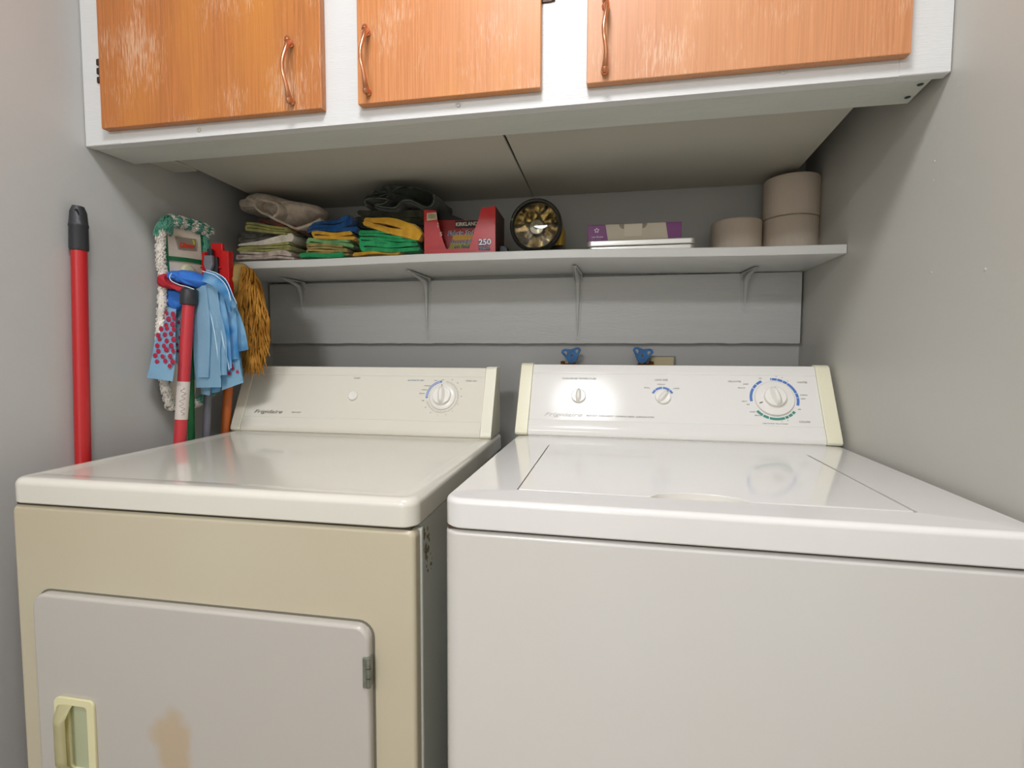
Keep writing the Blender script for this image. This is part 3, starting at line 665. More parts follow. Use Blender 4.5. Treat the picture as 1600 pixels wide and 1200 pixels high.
def blob(px,y0,y1,m,parent,name,label=None,puff=.012,seed=0,rings_=6,noise=.0012):
    """closed soft lump whose outline at mid depth is the pixel outline"""
    ym=(y0+y1)/2; P=smoothpts([aty(u,v,ym) for u,v in px]+[aty(*px[0],ym)],4)[:-1]; c=sum(P,Vector())/len(P); rnd=random.Random(seed); ph=rnd.uniform(0,6)
    bm=bmesh.new(); R_=[]
    for j in range(1,rings_*2):
        a=math.pi*j/(rings_*2); s=math.sin(a)**.55; yy=ym-(ym-y0)*math.cos(a)
        R_.append([bm.verts.new((c.x+(p.x-c.x)*s+noise*math.sin(p.z*260+ph+a*3),yy+noise*2*math.sin(p.x*160+p.z*90+ph),c.z+(p.z-c.z)*s+noise*math.sin(p.x*210+a*5))) for p in P])
    N=len(P)
    for a,b_ in zip(R_,R_[1:]):
        for k in range(N): bm.faces.new((a[k],a[(k+1)%N],b_[(k+1)%N],b_[k]))
    for ring,yy in ((R_[0],y0),(R_[-1],y1)):
        v=bm.verts.new((c.x,yy,c.z))
        for k in range(N): bm.faces.new((ring[k],ring[(k+1)%N],v))
    return obj(name,bm,m,parent,smooth=70,wn=False,label=label,local=(parent is None))
b1=blob([(385,332),(383,318),(392,315),(402,308),(425,306),(462,317),(500,324),(512,334),(500,346),(478,356),(470,362),(452,352),(440,344),(420,338),(400,336)],Y0+.022,Y0+.15,TB,None,'towel_body',seed=2); b1.parent=o
# middle pile
cloth('folded_rag','green and teal cloth lying flat, bottom of the middle rag pile','rag',((466,403),(540,402),(534,394),(470,396)),1,Y0-.004,.14,TGRN,11,G,wob=1.2)
cloth('folded_rag','khaki striped cloth in many thin folds, in the middle pile','rag',((480,398),(548,399),(536,382),(482,380)),4,Y0,.15,TKHA,12,G,wob=1.3,gap=.72)
cloth('folded_rag','pale green and lime cloth between the khaki and yellow ones','rag',((478,384),(556,386),(544,374),(486,372)),2,Y0+.004,.15,TMINT,13,G,wob=1.2)
cloth('folded_rag','mustard yellow cloth under the blue one in the middle pile','rag',((487,373),(560,376),(546,362),(488,361)),2,Y0,.15,TYEL,14,G,wob=1.3,gap=.75)
cloth('folded_rag','bright blue cloth on top of the middle rag pile','rag',((475,363),(556,362),(552,334),(476,356)),3,Y0+.004,.15,TBLUE,15,G,wob=1.8,sag=.003)
# right pile
cloth('folded_rag','khaki yellow cloth lying flat, bottom of the right rag pile','rag',((550,399),(640,397),(612,391),(552,392)),1,Y0,.15,TYEL,21,G,wob=1.5)
cloth('folded_rag','lower green cloth of the right rag pile','rag',((562,395),(660,393),(640,379),(562,378)),2,Y0-.002,.16,TGRN,22,G,wob=1.3,gap=.78)
cloth('folded_rag','upper green cloth of the right rag pile, under the yellow one','rag',((560,379),(660,386),(636,362),(562,358)),4,Y0,.15,TGRN,23,G,wob=1.2,gap=.74)
cloth('folded_rag','bright yellow cloth in front of the olive towel','rag',((566,352),(660,380),(638,346),(564,338)),2,Y0-.002,.030,terry('cloth_bright_yellow','e0ad3c','c8942f'),24,G,0,wob=1.2,gap=.8,sag=.004)
cloth('folded_towel','olive green towel behind the bright yellow cloth','towel',((556,354),(664,364),(662,329),(560,328)),3,Y0+.034,.15,TOLV,25,G,wob=.8,gap=.9)
o=ribbon('folded_towel','crumpled near-black green towel on top of the right rag pile','towel',
 [(574,322),(570,316),(574,311),(590,310),(606,312),(600,318),(586,321),(612,325),(622,322),(628,315),(640,313),(652,318),(664,324),(674,322),(679,312),(678,304)],.0075,Y0+.002,.13,TDRK,G,edge=HEMD)
b1=blob([(574,318),(584,309),(597,307),(598,300),(618,296),(640,297),(660,299),(677,303),(677,318),(664,325),(640,324),(610,326),(586,324)],Y0+.012,Y0+.13,TDRK,None,'towel_body',seed=5,noise=.002); b1.parent=o

# dryer sheet box
yb=1.212
c0=aty(663,394,yb); c1=aty(774,391,yb); x0,x1=c0.x,c1.x; zb=shelfz(x0); zt0=aty(663,328,yb).z; zt1=aty(773,322,yb).z; D_=.105
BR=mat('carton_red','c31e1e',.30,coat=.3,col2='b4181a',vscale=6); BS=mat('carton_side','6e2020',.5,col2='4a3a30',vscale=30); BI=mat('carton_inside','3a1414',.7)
bx=thing('carton','open red carton of dryer sheets with a cut-away front, between the rags and the lantern','carton',((x0+x1)/2,yb,zb))
zm=aty(720,389,yb).z
X=lambda u,v: (aty(u,v,yb).x,aty(u,v,yb).z)
front=[(x0,zb),(x1,zb),(x1,zt1),X(752,325)]+[X(749,338),X(741,360),X(737,375),X(733,388)]+[X(697,389)]+[X(692,376),X(688,362),X(684,345),X(681,329)]+[(x0,zt0)]
obj('front_panel',prism(front,'y',yb,yb+.0012),BR,bx,smooth=0,label='red front with a deep notch')
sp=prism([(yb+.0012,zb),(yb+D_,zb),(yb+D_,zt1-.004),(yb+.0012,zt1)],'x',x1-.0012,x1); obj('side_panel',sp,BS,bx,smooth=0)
obj('side_panel',prism([(yb+.0012,zb),(yb+D_,zb),(yb+D_,zt0-.02),(yb+.0012,zt0)],'x',x0,x0+.0012),BR,bx,smooth=0)
obj('back_panel',box(x0+.0013,x1-.0013,yb+D_-.0012,yb+D_,zb,zt0-.03),BI,bx,smooth=0)
obj('bottom_panel',box(x0+.0013,x1-.0013,yb+.0013,yb+D_-.0013,zb,zb+.001),BI,bx,smooth=0)
# black lid flap leaning inside and the inner red carton
yi=yb+.030
xi=lambda u,v: (aty(u,v,yi).x,aty(u,v,yi).z)
obj('flap',prism([xi(686,327),xi(730,345),xi(760,345),xi(756,352),xi(684,352)],'y',yi+.004,yi+.006),mat('flap_black','15130f',.6),bx,smooth=0)
ib=prism([(xi(676,345)[0],zb+.0012),(xi(764,345)[0],zb+.0012),xi(764,344),xi(676,344)],'y',yi,yi+.0030); inn_=obj('inner_pack',ib,mat('pack_red','8a1a18',.4),bx,smooth=0)
yl=yi-.0004
al=lambda u,v,k=0: aty(u,v,yl)-Vector((0,k,0))
def patch(us,m,k,name='printed_patch',par=None,y=None,label=None):
    yy=(yl if y is None else y)-k; p=[aty(u,v,yy) for u,v in us]
    return obj(name,prism([(q.x,q.z) for q in p],'y',yy-.0002,yy),m,par or bx,smooth=0,label=label)
patch([(711,345),(760,344),(760,356),(711,356)],mat('print_black','171310',.5),0,label='black banner')
patch([(708,367),(760,366),(760,373),(706,376)],mat('print_gold','b5851c',.5),0,label='golden yellow band')
patch([(705,379),(756,378),(748,391),(700,391)],mat('print_gold2','8f8a2a',.5),0,label='olive yellow band')
EX=Vector((1,0,0)); EZ=Vector((0,0,1))
CW=mat('print_cream','cfc9b8',.5); NAVY=mat('print_navy','1a2a6c',.5)
text('KIRKLAND',.0125,al(712,351,.0004),EX,EZ,CW,bx,bold=.0003,width=.056)
text('Signature',.0065,al(722,358,.0004),EX,EZ,mat('print_rose','b07a70',.5),bx,width=.032)
text('Fabric Soft',.0150,al(699,365,.0003),EX,EZ,CW,bx,shear=.25,bold=.0007,width=.074)
text('Fabric Soft',.0150,al(699,365,.0006),EX,EZ,NAVY,bx,shear=.25,bold=.0001,width=.074)
text('Assouplis',.0150,al(703,378,.0003),EX,EZ,CW,bx,shear=.25,bold=.0005,width=.062)
text('Assouplis',.0150,al(703,378,.0006),EX,EZ,NAVY,bx,shear=.25,bold=.0001,width=.062)
text('en feuil',.0140,al(709,386,.0006),EX,EZ,NAVY,bx,shear=.25,bold=.0001,width=.044)
af=lambda u,v,k=.0003: aty(u,v,yb)-Vector((0,k,0))
text('250',.0190,af(747.5,379.5,.0008),EX,EZ,NAVY,bx,bold=.0014,width=.0315)
text('250',.0190,af(748,379,.0012),EX,EZ,mat('print_paper','e8e6e0',.5),bx,bold=.0005,width=.0305)
patch([(748,385),(765,385),(766,391),(748,391)],NAVY,.0002,y=yb,label='blue box under the number')
text('FEUILLES',.0042,af(749,387,.0009),EX,EZ,CW,bx,width=.026); text('SHEETS',.0042,af(749.5,389.6,.0009),EX,EZ,CW,bx,width=.024)
text('D',.016,af(683,352),EX,EZ,CW,bx,width=.004); text('S',.013,af(687,366),EX,EZ,CW,bx,width=.006)
patch([(667,333),(682,332),(683,343),(667,345)],mat('label_cream','c9bd9a',.6),.0002,y=yb,label='small cream barcode label')
bar=None; random.seed(3)
for k in range(11):
    p=af(669+k*1.15,338,.0006); ww_=random.choice((.0004,.0008,.0006)); bar=box(p.x,p.x+ww_,p.y-.0002,p.y,p.z-.0058,p.z+.0058,bm=bar)
obj('barcode',bar,mat('ink','2a261f',.6),bx,smooth=0)
for v in (385.5,388.5): text('- - - - - - - - - - -',.004,af(671,v),EX,EZ,mat('print_maroon','7c1414',.5),bx,width=.040)
# small black plug lying beside the carton
p=aty(788,384,1.25); z=shelfz(p.x)
pg=thing('power_plug','small black plug between the red carton and the lantern','plug',(p.x,p.y,z))
obj('plug_body',prism([(p.x-.011,z),(p.x+.013,z),(p.x+.009,z+.020),(p.x-.002,z+.026),(p.x-.010,z+.024)],'y',p.y-.010,p.y+.014,.003,2),BLACKP,pg)
for s in (-.004,.005): obj('prong',box(p.x+s,p.x+s+.0015,p.y+.013,p.y+.028,z+.010,z+.016),STEEL,pg,smooth=0)

# lantern
yl_=1.245; c=aty(837.5,352.5,yl_-.02); rr=abs(aty(879,352,yl_-.02).x-aty(796,352,yl_-.02).x)/2*.985
z=shelfz(c.x); c.z=max(c.z,z+rr+.0003)
ax=(Vector((-.02,-1,.035))).normalized()      # faces the room
lt=thing('lantern','big round yellow and black hand lantern facing the room, in the middle of the shelf','lantern',(c.x,c.y,z))
YP=mat('lantern_yellow','c9a51c',.35,coat=.2); RIM=mat('lantern_rim','17160f',.35,coat=.2)
hs=lathe([(.018,-.075),(rr*.55,-.070),(rr*.80,-.045),(rr*.93,-.018),(rr*.97,-.004),(rr*.94,-.002),(rr*.80,-.002),(0,-.030)],c,ax,56)
hs=lathe([(.0,-.070),(rr*.60,-.068),(rr*.82,-.045),(rr*.93,-.020),(rr*.96,-.008)],c,ax,56); obj('head',hs,YP,lt,wn=False)
obj('rim',lathe([(rr*.93,-.016),(rr*.985,-.014),(rr,-.008),(rr,.002),(rr*.985,.008),(rr*.93,.0105),(rr*.875,.009),(rr*.845,.004),(rr*.835,-.003)],c,ax,72),RIM,lt,smooth=40,wn=False)
ref=bpy.data.materials.new('reflector'); ref.use_nodes=True; b=ref.node_tree.nodes['Principled BSDF']; b.inputs['Metallic'].default_value=1; b.inputs['Roughness'].default_value=.12; b.inputs['Base Color'].default_value=lin('d8c9a4')
t=bmesh.new(); rings=[]; x_,y_=frame_of(ax); nR=10; nA=60
for i in range(nR+1):
    f=i/nR; r_=rr*(.16+.68*f); row=[]
    for k in range(nA):
        a=2*math.pi*k/nA; lobes=1-.10*abs(math.sin(2.5*a+.5))*math.sin(math.pi*f)
        h=-.045*(1-f*f)+(.010*abs(math.sin(2.5*a+.5))*math.sin(math.pi*f))-.003
        row.append(t.verts.new(c+ax*h+x_*math.cos(a)*r_+y_*math.sin(a)*r_))
    rings.append(row)
for a,b_ in zip(rings,rings[1:]):
    for k in range(nA): t.faces.new((a[k],a[(k+1)%nA],b_[(k+1)%nA],b_[k]))
obj('reflector',t,ref,lt,smooth=25,wn=False,label='shiny five-lobed reflector')
obj('bulb_holder',lathe([(rr*.34,-.046),(rr*.34,-.030),(rr*.26,-.022),(rr*.10,-.020),(0,-.020)],c,ax,32),mat('bulb_chrome','c9c6bd',.15,metal=1),lt,wn=False)
obj('bulb',lathe([(.006,-.021),(.007,-.012),(.0055,-.006),(0,-.003)],c,ax,20),mat('bulb_glass','e9e6dc',.05,trans=.9),lt,wn=False)
obj('lens',lathe([(rr*.85,.0030),(rr*.6,.0055),(rr*.3,.0065),(0,.0070),(0,.0060),(rr*.3,.0055),(rr*.6,.0045),(rr*.845,.0020)],c,ax,56),mat('lens_clear','f6f4ea',.02,trans=1,ior=1.3),lt,wn=False,label='clear lens')
p0=aty(846,390,yl_+.03); p1=aty(880,390,yl_+.03); top=aty(872,346,yl_+.03)
obj('battery_case',box(p0.x-.03,p1.x-.001,yl_+.035,yl_+.115,z+.006,top.z,.010,3),YP,lt)
obj('base_plate',box(p0.x-.032,p1.x+.001,yl_+.033,yl_+.118,z,z+.030,.004,2),RIM,lt)
text('6V',.006,c-x_*0+Vector((-rr*.90,-.0115,.014)),EX,EZ,mat('print_lime','a8b43a',.5),lt,align='CENTER')

# metal tin with a purple box on it
yt=1.215; a=aty(917,387,yt); b_=aty(1087,384,yt); x0,x1=a.x,b_.x; z=shelfz((x0+x1)/2)+.0006; zt=aty(1000,373.5,yt).z
tn=thing('metal_tin','flat silver metal tin under the purple and beige box','tin',((x0+x1)/2,yt,z))
TIN=mat('tin_metal','d9d8d2',.28,metal=.55,var=.05,vscale=20)
def tinpart(z0,z1,ins,bev):
    return prism(rrect(x0+ins,x1-ins,yt+ins,yt+.135-ins,.012),'z',z0,z1,bev,3)
hh=zt-z
obj('tin_base',tinpart(z,z+hh*.46,.0012,.0018),TIN,tn,smooth=40); obj('tin_lid',tinpart(z+hh*.48,z+hh,0,.0025),TIN,tn,smooth=40)
a=aty(918,375,yt+.012); b_=aty(1064.5,370,yt+.012); x0,x1=a.x,b_.x; z0=z+hh+.0003; z1=aty(990,349.2,yt+.012).z; yy=yt+.012
PUR=mat('box_purple','6a2a66',.45); BEI=mat('box_beige','b3a894',.55,var=.06,vscale=10)
pbx=thing('small_box','flat beige box with purple ends lying on the silver tin','box',((x0+x1)/2,yy,z0))
obj('box_body',box(x0,x1,yy,yy+.10,z0,z1,.0008,1),PUR,pbx,smooth=0)
Xp=lambda f: x0+(x1-x0)*f
obj('front_label',prism([(Xp(.225),z0+.0004),(Xp(.865),z0+.0004),(Xp(.835),z1-.0004),(Xp(.195),z1-.0004)],'y',yy-.0005,yy),BEI,pbx,smooth=0,label='beige middle of the front')
obj('tab',box(Xp(.395),Xp(.59),yy-.0012,yy-.0005,z0+.008,z1-.001,.0005,1),mat('box_tab','b9af9c',.55),pbx,smooth=0)
t=None
for f,s in ((.395,-1),(.59,1)):
    pp=[(Xp(f),z1-.0006)]+[(Xp(f)+s*.011*math.cos(R(k*15)),z1-.0006-.011*math.sin(R(k*15))) for k in range(7)]
    t=prism(pp,'y',yy-.0008,yy-.0005,bm=t)
obj('thumb_notch',t,mat('notch_shadow','7d7666',.7),pbx,smooth=0)
PK=mat('print_pale','d9c9d8',.5)
text('Lilac Breeze',.0055,Vector((Xp(.045),yy-.0003,z0+.0105)),EX,EZ,PK,pbx,width=.026)
text('Brise de lilas',.0042,Vector((Xp(.045),yy-.0003,z0+.0048)),EX,EZ,mat('print_mauve','a37ba0',.5),pbx,width=.021)
t=None
for k in range(5):
    aa=R(90+72*k); cc=Vector((Xp(.10)+.004*math.cos(aa),yy-.0003,z1-.0125+.004*math.sin(aa)))
    t=join(t,lathe([(.0018,0),(.0014,.0003),(0,.0003)],cc,(0,-1,0),10)) if t else lathe([(.0018,0),(.0014,.0003),(0,.0003)],cc,(0,-1,0),10)
obj('flower_print',t,PK,pbx,smooth=0)

# paper rolls
PAP=mat('tissue_paper','cdbfae',.9,var=.04,vscale=20,bump=.4,bscale=160,stretch=(1,1,.3)); CARD=mat('card_tube','8a7358',.8)
def roll(x,y,z,r,h,label):
    rl=thing('toilet_roll',label,'toilet roll',(x,y,z),group='toilet rolls on the right of the shelf')
    bm=lathe([(.021,h-.0015),(.024,h-.0002),(r-.004,h-.0001),(r-.0012,h-.0012),(r,h-.004),(r*1.003,h*.5),(r,.004),(r-.0012,.0012),(r-.004,.0001),(.024,.0002),(.021,.0015)],(x,y,z),(0,0,1),64)
    # loose outer sheet
    obj('paper',bm,PAP,rl,smooth=50,wn=False)
    obj('card_core',lathe([(.0205,.002),(.0205,h-.002),(.0195,h-.002),(.0195,.002),(.0205,.002)],(x,y,z),(0,0,1),32),CARD,rl,wn=False)
yr=1.365
def rollat(u0,u1): a=aty(u0,360,yr); b_=aty(u1,360,yr); return (a.x+b_.x)/2,(b_.x-a.x)/2*.985
xa,ra1=rollat(1111,1190); xb,ra2=rollat(1191,1278); z=shelfz(xa)
roll(xa,yr,z,ra1,.0945,'single toilet roll standing left of the stacked pair')
z=shelfz(xb); roll(xb,yr,z,ra2,.0955,'lower toilet roll of the stacked pair by the right wall'); roll(xb+.001,yr,z+.0962,ra2,.0955,'upper toilet roll of the stacked pair by the right wall')

# ---------------- taps and box on the back wall ----------------
VB=mat('tap_blue','1f6fb0',.4,var=.35,vscale=70)
def tap(u,label,tilt):
    c=aty(u,556,1.392); r=thing('shutoff_tap',label,'tap',c,group='blue taps behind the washing machine')
    bm=lathe([(0,0),(.010,0),(.010,-.012),(.014,-.014),(.014,-.020),(.009,-.022),(.009,-.046),(0,-.046)],(c.x,c.y+.012,c.z-.010),(0,0,1),20)
    tube([(c.x,c.y+.012,c.z-.030),(c.x,YB-.001,c.z-.030)],.011,16,bm=bm); lathe([(.016,0),(.016,.010),(0,.010)],(c.x-.020*tilt,c.y+.010,c.z-.030),(-tilt,0,0),16,bm=bm)
    tube([(c.x-.004*tilt,c.y+.010,c.z-.030),(c.x-.021*tilt,c.y+.010,c.z-.030)],.010,14,bm=bm)
    tube([(c.x,c.y,c.z-.045),(c.x,c.y,c.z-.20)],.012,14,bm=bm)
    obj('valve_body',bm,BRASS,r,wn=False)
    tube_=tube([(c.x,c.y+.012,c.z-.012),(c.x,c.y-.003,c.z)],.004,12); obj('stem',tube_,BRASS,r,wn=False)
    out=[(-.026,.012),(-.023,.019),(-.015,.0205),(0,.0165),(.015,.0205),(.023,.019),(.026,.012),(.018,0),(.011,-.012),(.007,-.018),(-.007,-.018),(-.011,-.012),(-.018,0)]
    hl=[[(.021,.012),(.020,.015),(.014,.016),(.010,.012),(.012,.004),(.015,.004)],[(-.021,.012),(-.020,.015),(-.014,.016),(-.010,.012),(-.012,.004),(-.015,.004)]]
    e1=Vector((math.cos(R(8*tilt)),0,math.sin(R(8*tilt)))); e2=Vector((-e1.z,0,e1.x))
    hd=polyholes([out]+hl,.0045,c+Vector((0,-.004,0)),e1,e2)
    h=obj('tap_handle',hd,VB,r,wn=False,label='three-cornered blue handle')
    obj('screw',lathe([(.0036,0),(.0032,-.002),(0,-.0025)],c+Vector((0,-.0062,.001)),(0,1,0),14),mat('rusty_screw','6e5644',.6,metal=.5),h,wn=False)
tap(893.5,'left of the two blue taps behind the washing machine',1); tap(1003.5,'right blue tap, next to the cream box behind the washing machine',-1)
a=aty(1017,558,1.425); b_=aty(1054,558,1.425)
ob=thing('outlet_box','cream outlet box with a grey frame behind the right blue tap','outlet box',((a.x+b_.x)/2,1.43,a.z-.05))
obj('cover',box(a.x,b_.x-.003,1.416,YB-.0005,a.z-.10,a.z,.001,1),mat('cover_cream','c9bb93',.5),ob,smooth=0)
obj('frame',box(a.x-.004,b_.x+.002,1.4235,YB-.0007,a.z-.103,a.z+.003,.001,1),mat('frame_grey','8b8c86',.5),ob,smooth=0)

# ---------------- broom and mops in the left corner ----------------
def pole(bm_pts,r,m,parent,name='pole',label=None,n=16): return obj(name,tube(bm_pts,r,n),m,parent,smooth=40,wn=False,label=label)
# lone red handle
d=ray(123.5,392); XX=XL+.016; p=d*(XX/d.x); d2=ray(130,722); p2=d2*((XX)/d2.x)
pt=Vector((p.x,p.y,p.z+H)); pb_=Vector((p2.x,p2.y,p2.z+H)); dirv=(pt-pb_).normalized()
k=(pb_.z-.004)/dirv.z; foot=pb_-dirv*k; foot.x=XX
hr=thing('broom_handle','red broom handle with a black hanging grip, leaning alone on the left wall','broom handle',foot)
wd=.0132
pole([foot,pt],wd,RED,hr,n=20)
g=[(wd*.98,0),(wd*1.12,.0005),(wd*1.20,.004),(wd*1.16,.045),(wd*1.22,.047),(wd*1.22,.050),(wd*1.16,.052),(wd*1.10,.075),(wd*.8,.086),(0,.0875)]
gb=lathe([(r_,h) for r_,h in g],pt,dirv,28)
for v in gb.verts:                       # flattened top
    h=(v.co-pt).dot(dirv)
    if h>.055: v.co.x=pt.x+(v.co.x-pt.x)*(1-.25*(h-.055)/.03)
gr=obj('grip',gb,BLACKP,hr,smooth=45,wn=False,label='black plastic grip with a hanging slot')
# hanging slot seen as a ring edge and a dark hollow
sl=[]; cN=Vector((.62,-.78,0)).normalized(); sx_=Vector((0,0,1)).cross(cN).normalized(); cs_=pt+dirv*.068+cN*wd*1.02
t=bmesh.new(); vs=[t.verts.new(cs_+sx_*.0042*math.cos(2*math.pi*k/16)+Vector((0,0,1))*.0105*math.sin(2*math.pi*k/16)) for k in range(16)]; t.faces.new(vs); bmesh.ops.solidify(t,geom=t.faces[:],thickness=.001)
obj('hanging_slot',t,DARK,gr,smooth=0,label='dark slot in the grip')

# flat microfibre mop (white and green pad)
PA=Vector((-1.018,1.010,0)); PBv=Vector((-.980,1.138,0)); ax_=(PBv-PA).normalized(); npl=Vector((ax_.y,-ax_.x,0))
fm=thing('flat_mop','white and green flat mop with a red label, upside down in the left corner','mop',(-.985,1.05,0))
CANV=mat('mop_canvas','e0d4c5',.85,bump=.3,bscale=300,var=.10,vscale=25); GB=mat('mop_green_binding','14693f',.8,bump=.4,bscale=400); GT=terry('mop_teal_loops','6fb39d','2f7a62'); WTm=terry('mop_white_loops','efe9df','c9c3b7')
def ap(u,v,off=0): q=atpl(u,v,PA,npl); return q+npl*off
def panelpx(px,off,th,m,parent,name,label=None,sub=0):
    P=[ap(u,v,off) for u,v in px]; t=bmesh.new(); f=t.faces.new([t.verts.new(q) for q in P])
    r_=bmesh.ops.extrude_face_region(t,geom=[f]); bmesh.ops.translate(t,verts=[g_ for g_ in r_['geom'] if isinstance(g_,bmesh.types.BMVert)],vec=-npl*th)
    return obj(name,t,m,parent,smooth=0,label=label)
panelpx([(256,350),(318,362),(326,500),(300,640),(262,628),(250,470)],0,.008,CANV,fm,'pad',label='creased off-white canvas back of the pad')
def border(px,r,name,mats,seed,step=.004,label=None):
    rnd=random.Random(seed); P=smoothpts([ap(u,v,.004) for u,v in px],14); bm=bmesh.new(); 
    t=bmesh.new(); rings=[]; n=10
    for i,p in enumerate(P):
        d=(P[min(i+1,len(P)-1)]-P[max(i-1,0)]).normalized(); x=npl; y=d.cross(x).normalized()
        rings.append([t.verts.new(p+(x*math.cos(2*math.pi*k/n)+y*math.sin(2*math.pi*k/n))*r*rnd.uniform(.82,1.16)) for k in range(n)])
    per=7
    for i in range(len(rings)-1):
        for k in range(n):
            f=t.faces.new((rings[i][k],rings[i][(k+1)%n],rings[i+1][(k+1)%n],rings[i+1][k])); f.material_index=mats(i)
    t.faces.new(rings[0]); t.faces.new(rings[-1])
    # loops of yarn standing off the roll
    for i in range(0,len(P),1):
        for q in range(5):
            a=rnd.uniform(0,6.28); d=(P[min(i+1,len(P)-1)]-P[max(i-1,0)]).normalized(); x=npl; y=d.cross(x).normalized(); o_=x*math.cos(a)+y*math.sin(a); c_=P[i]+o_*r*.95+d*rnd.uniform(-.003,.003)
            s=r*.28; L_=tube([c_-d*s,c_+o_*s*.9-d*s*.3,c_+o_*s*.9+d*s*.5,c_+d*s],.0011,5)
            for f in L_.faces: f.material_index=mats(i)
            join(t,L_)
    return obj(name,t,[WTm,GT],fm,smooth=70,wn=False,label=label)
border([(256,364),(258,352),(264,346),(275,347),(290,350),(305,355),(318,359),(325,365)],.0125,'looped_border',lambda i: 1 if i<30 else ((i-30)//8)%2,1,label='green and white striped loops along the top')
border([(250,362),(249,380),(250,410),(254,440),(250,500),(250,560),(258,610),(264,634)],.0085,'looped_border',lambda i:0,2,label='white loops down the left edge')
border([(244,368),(246,358),(251,350),(258,345)],.0060,'looped_border',lambda i:1,3,label='green loops at the upper left corner')
border([(321,370),(321,385),(319,398)],.0055,'looped_border',lambda i:1,4,label='teal loops on the right edge')
border([(264,634),(276,636),(292,634),(306,630),(318,620),(330,612)],.0090,'looped_border',lambda i:(i//9)%2,5,label='green and white loops along the bottom')
panelpx([(256.5,354),(260,354),(265,430),(266,520),(266,600),(262,600),(261,520),(261,430)],.0015,.002,GB,fm,'binding',label='green binding on the left of the canvas')
panelpx([(313,364),(318,365),(320,400),(315,400)],.0015,.002,GB,fm,'binding',label='green binding on the right of the canvas')
panelpx([(261,400),(290,403),(316,407),(316,413),(290,409),(261,406)],.0040,.004,GB,fm,'binding',label='dark green strap across the canvas')
panelpx([(272.5,369.5),(305,374),(305.5,391.5),(278,389.5)],.0030,.0012,mat('label_taupe','8f8577',.7),fm,'label_patch',label='taupe sewn label')
text('Libman',.0155,ap(279.5,383,.0036),(ax_+Vector((0,0,.10))).normalized(),EZ,mat('label_red','d8422a',.5),fm,bold=.0008,shear=.25,width=.034)
patchY=panelpx([(299,374.5),(302.5,375.5),(303.5,381),(301,385),(300,384.5),(301,380)],.0034,.0006,mat('label_yellow','c9c64a',.5),fm,'label_patch',label='small yellow swoosh on the label')
h1=ap(291,424,.005); obj('pivot_cap',lathe([(.016,0),(.0155,.004),(.012,.008),(0,.010)],h1,npl,24),mat('cap_cream','c9c6a4',.5),fm,wn=False)
pr_=[ap(285,470,.012)+Vector((.004,0,0)),ap(296,640,.012),]
gp0=ap(291,424,.014)
q=ray(299,688); gp1=q*(1.062/q.y); gp1.z+=H; ddir=(gp1-gp0).normalized(); foot=gp0+ddir*((gp0.z-.004)/-ddir.z)
pole([gp0,gp1,foot],.0075,GREEN,fm,label='green pole'); 

# red clamp frame of a second flat mop
ym=1.105
cfm=thing('mop_frame','red mop frame with a grey latch, left of the golden string mop','mop',aty(338,400,ym)*1)
cfm.location.z=0
X=lambda u,v: (aty(u,v,ym).x,aty(u,v,ym).z)
obj('frame_plate',prism([X(319,394),X(331,392),X(331,380),X(348,380),X(349,391),X(362,393),X(362,402),X(364,520),X(319,520)],'y',ym-.003,ym+.006,.0018,2),REDP,cfm)
obj('frame_rib',prism([X(351,394),X(362,393),X(366,520),X(355,520)],'y',ym-.012,ym-.003,.002,2),REDP,cfm)
obj('frame_rib',prism([X(319,395),X(324,395),X(324,500),X(319,500)],'y',ym-.008,ym-.003,.0015,2),REDP,cfm)
obj('frame_rib',prism([X(316,417),X(330,417),X(330,420),X(316,420)],'y',ym-.007,ym-.003,.001,1),REDP,cfm)
obj('frame_rib',prism([X(344,417),X(352,417),X(352,420),X(344,420)],'y',ym-.007,ym-.003,.001,1),REDP,cfm)
lh=obj('latch_housing',prism([X(330,402),X(344,402),X(345,436),X(326,436)],'y',ym-.010,ym-.003,.002,2),mat('latch_dark','2f2f33',.5),cfm)
obj('latch',prism([X(328,401),X(340,401),X(341,415),X(337,427),X(334,432),X(331,427),X(327,415)],'y',ym-.019,ym-.010,.002,2),GREYP,cfm,label='grey pointed latch')
obj('latch_knob',prism([X(331.5,390),X(338,390),X(338.5,401),X(331,401)],'y',ym-.017,ym-.008,.002,2),mat('latch_dark2','35353a',.4),cfm)
p0=aty(333,436,ym-.006); q=ray(322,684); p1=q*(1.078/q.y); p1.z+=H; dd=(p1-p0).normalized(); foot=p0+dd*((p0.z-.004)/-dd.z)
pole([p0,p1,foot],.0085,GREYPOLE,cfm,label='grey pole')

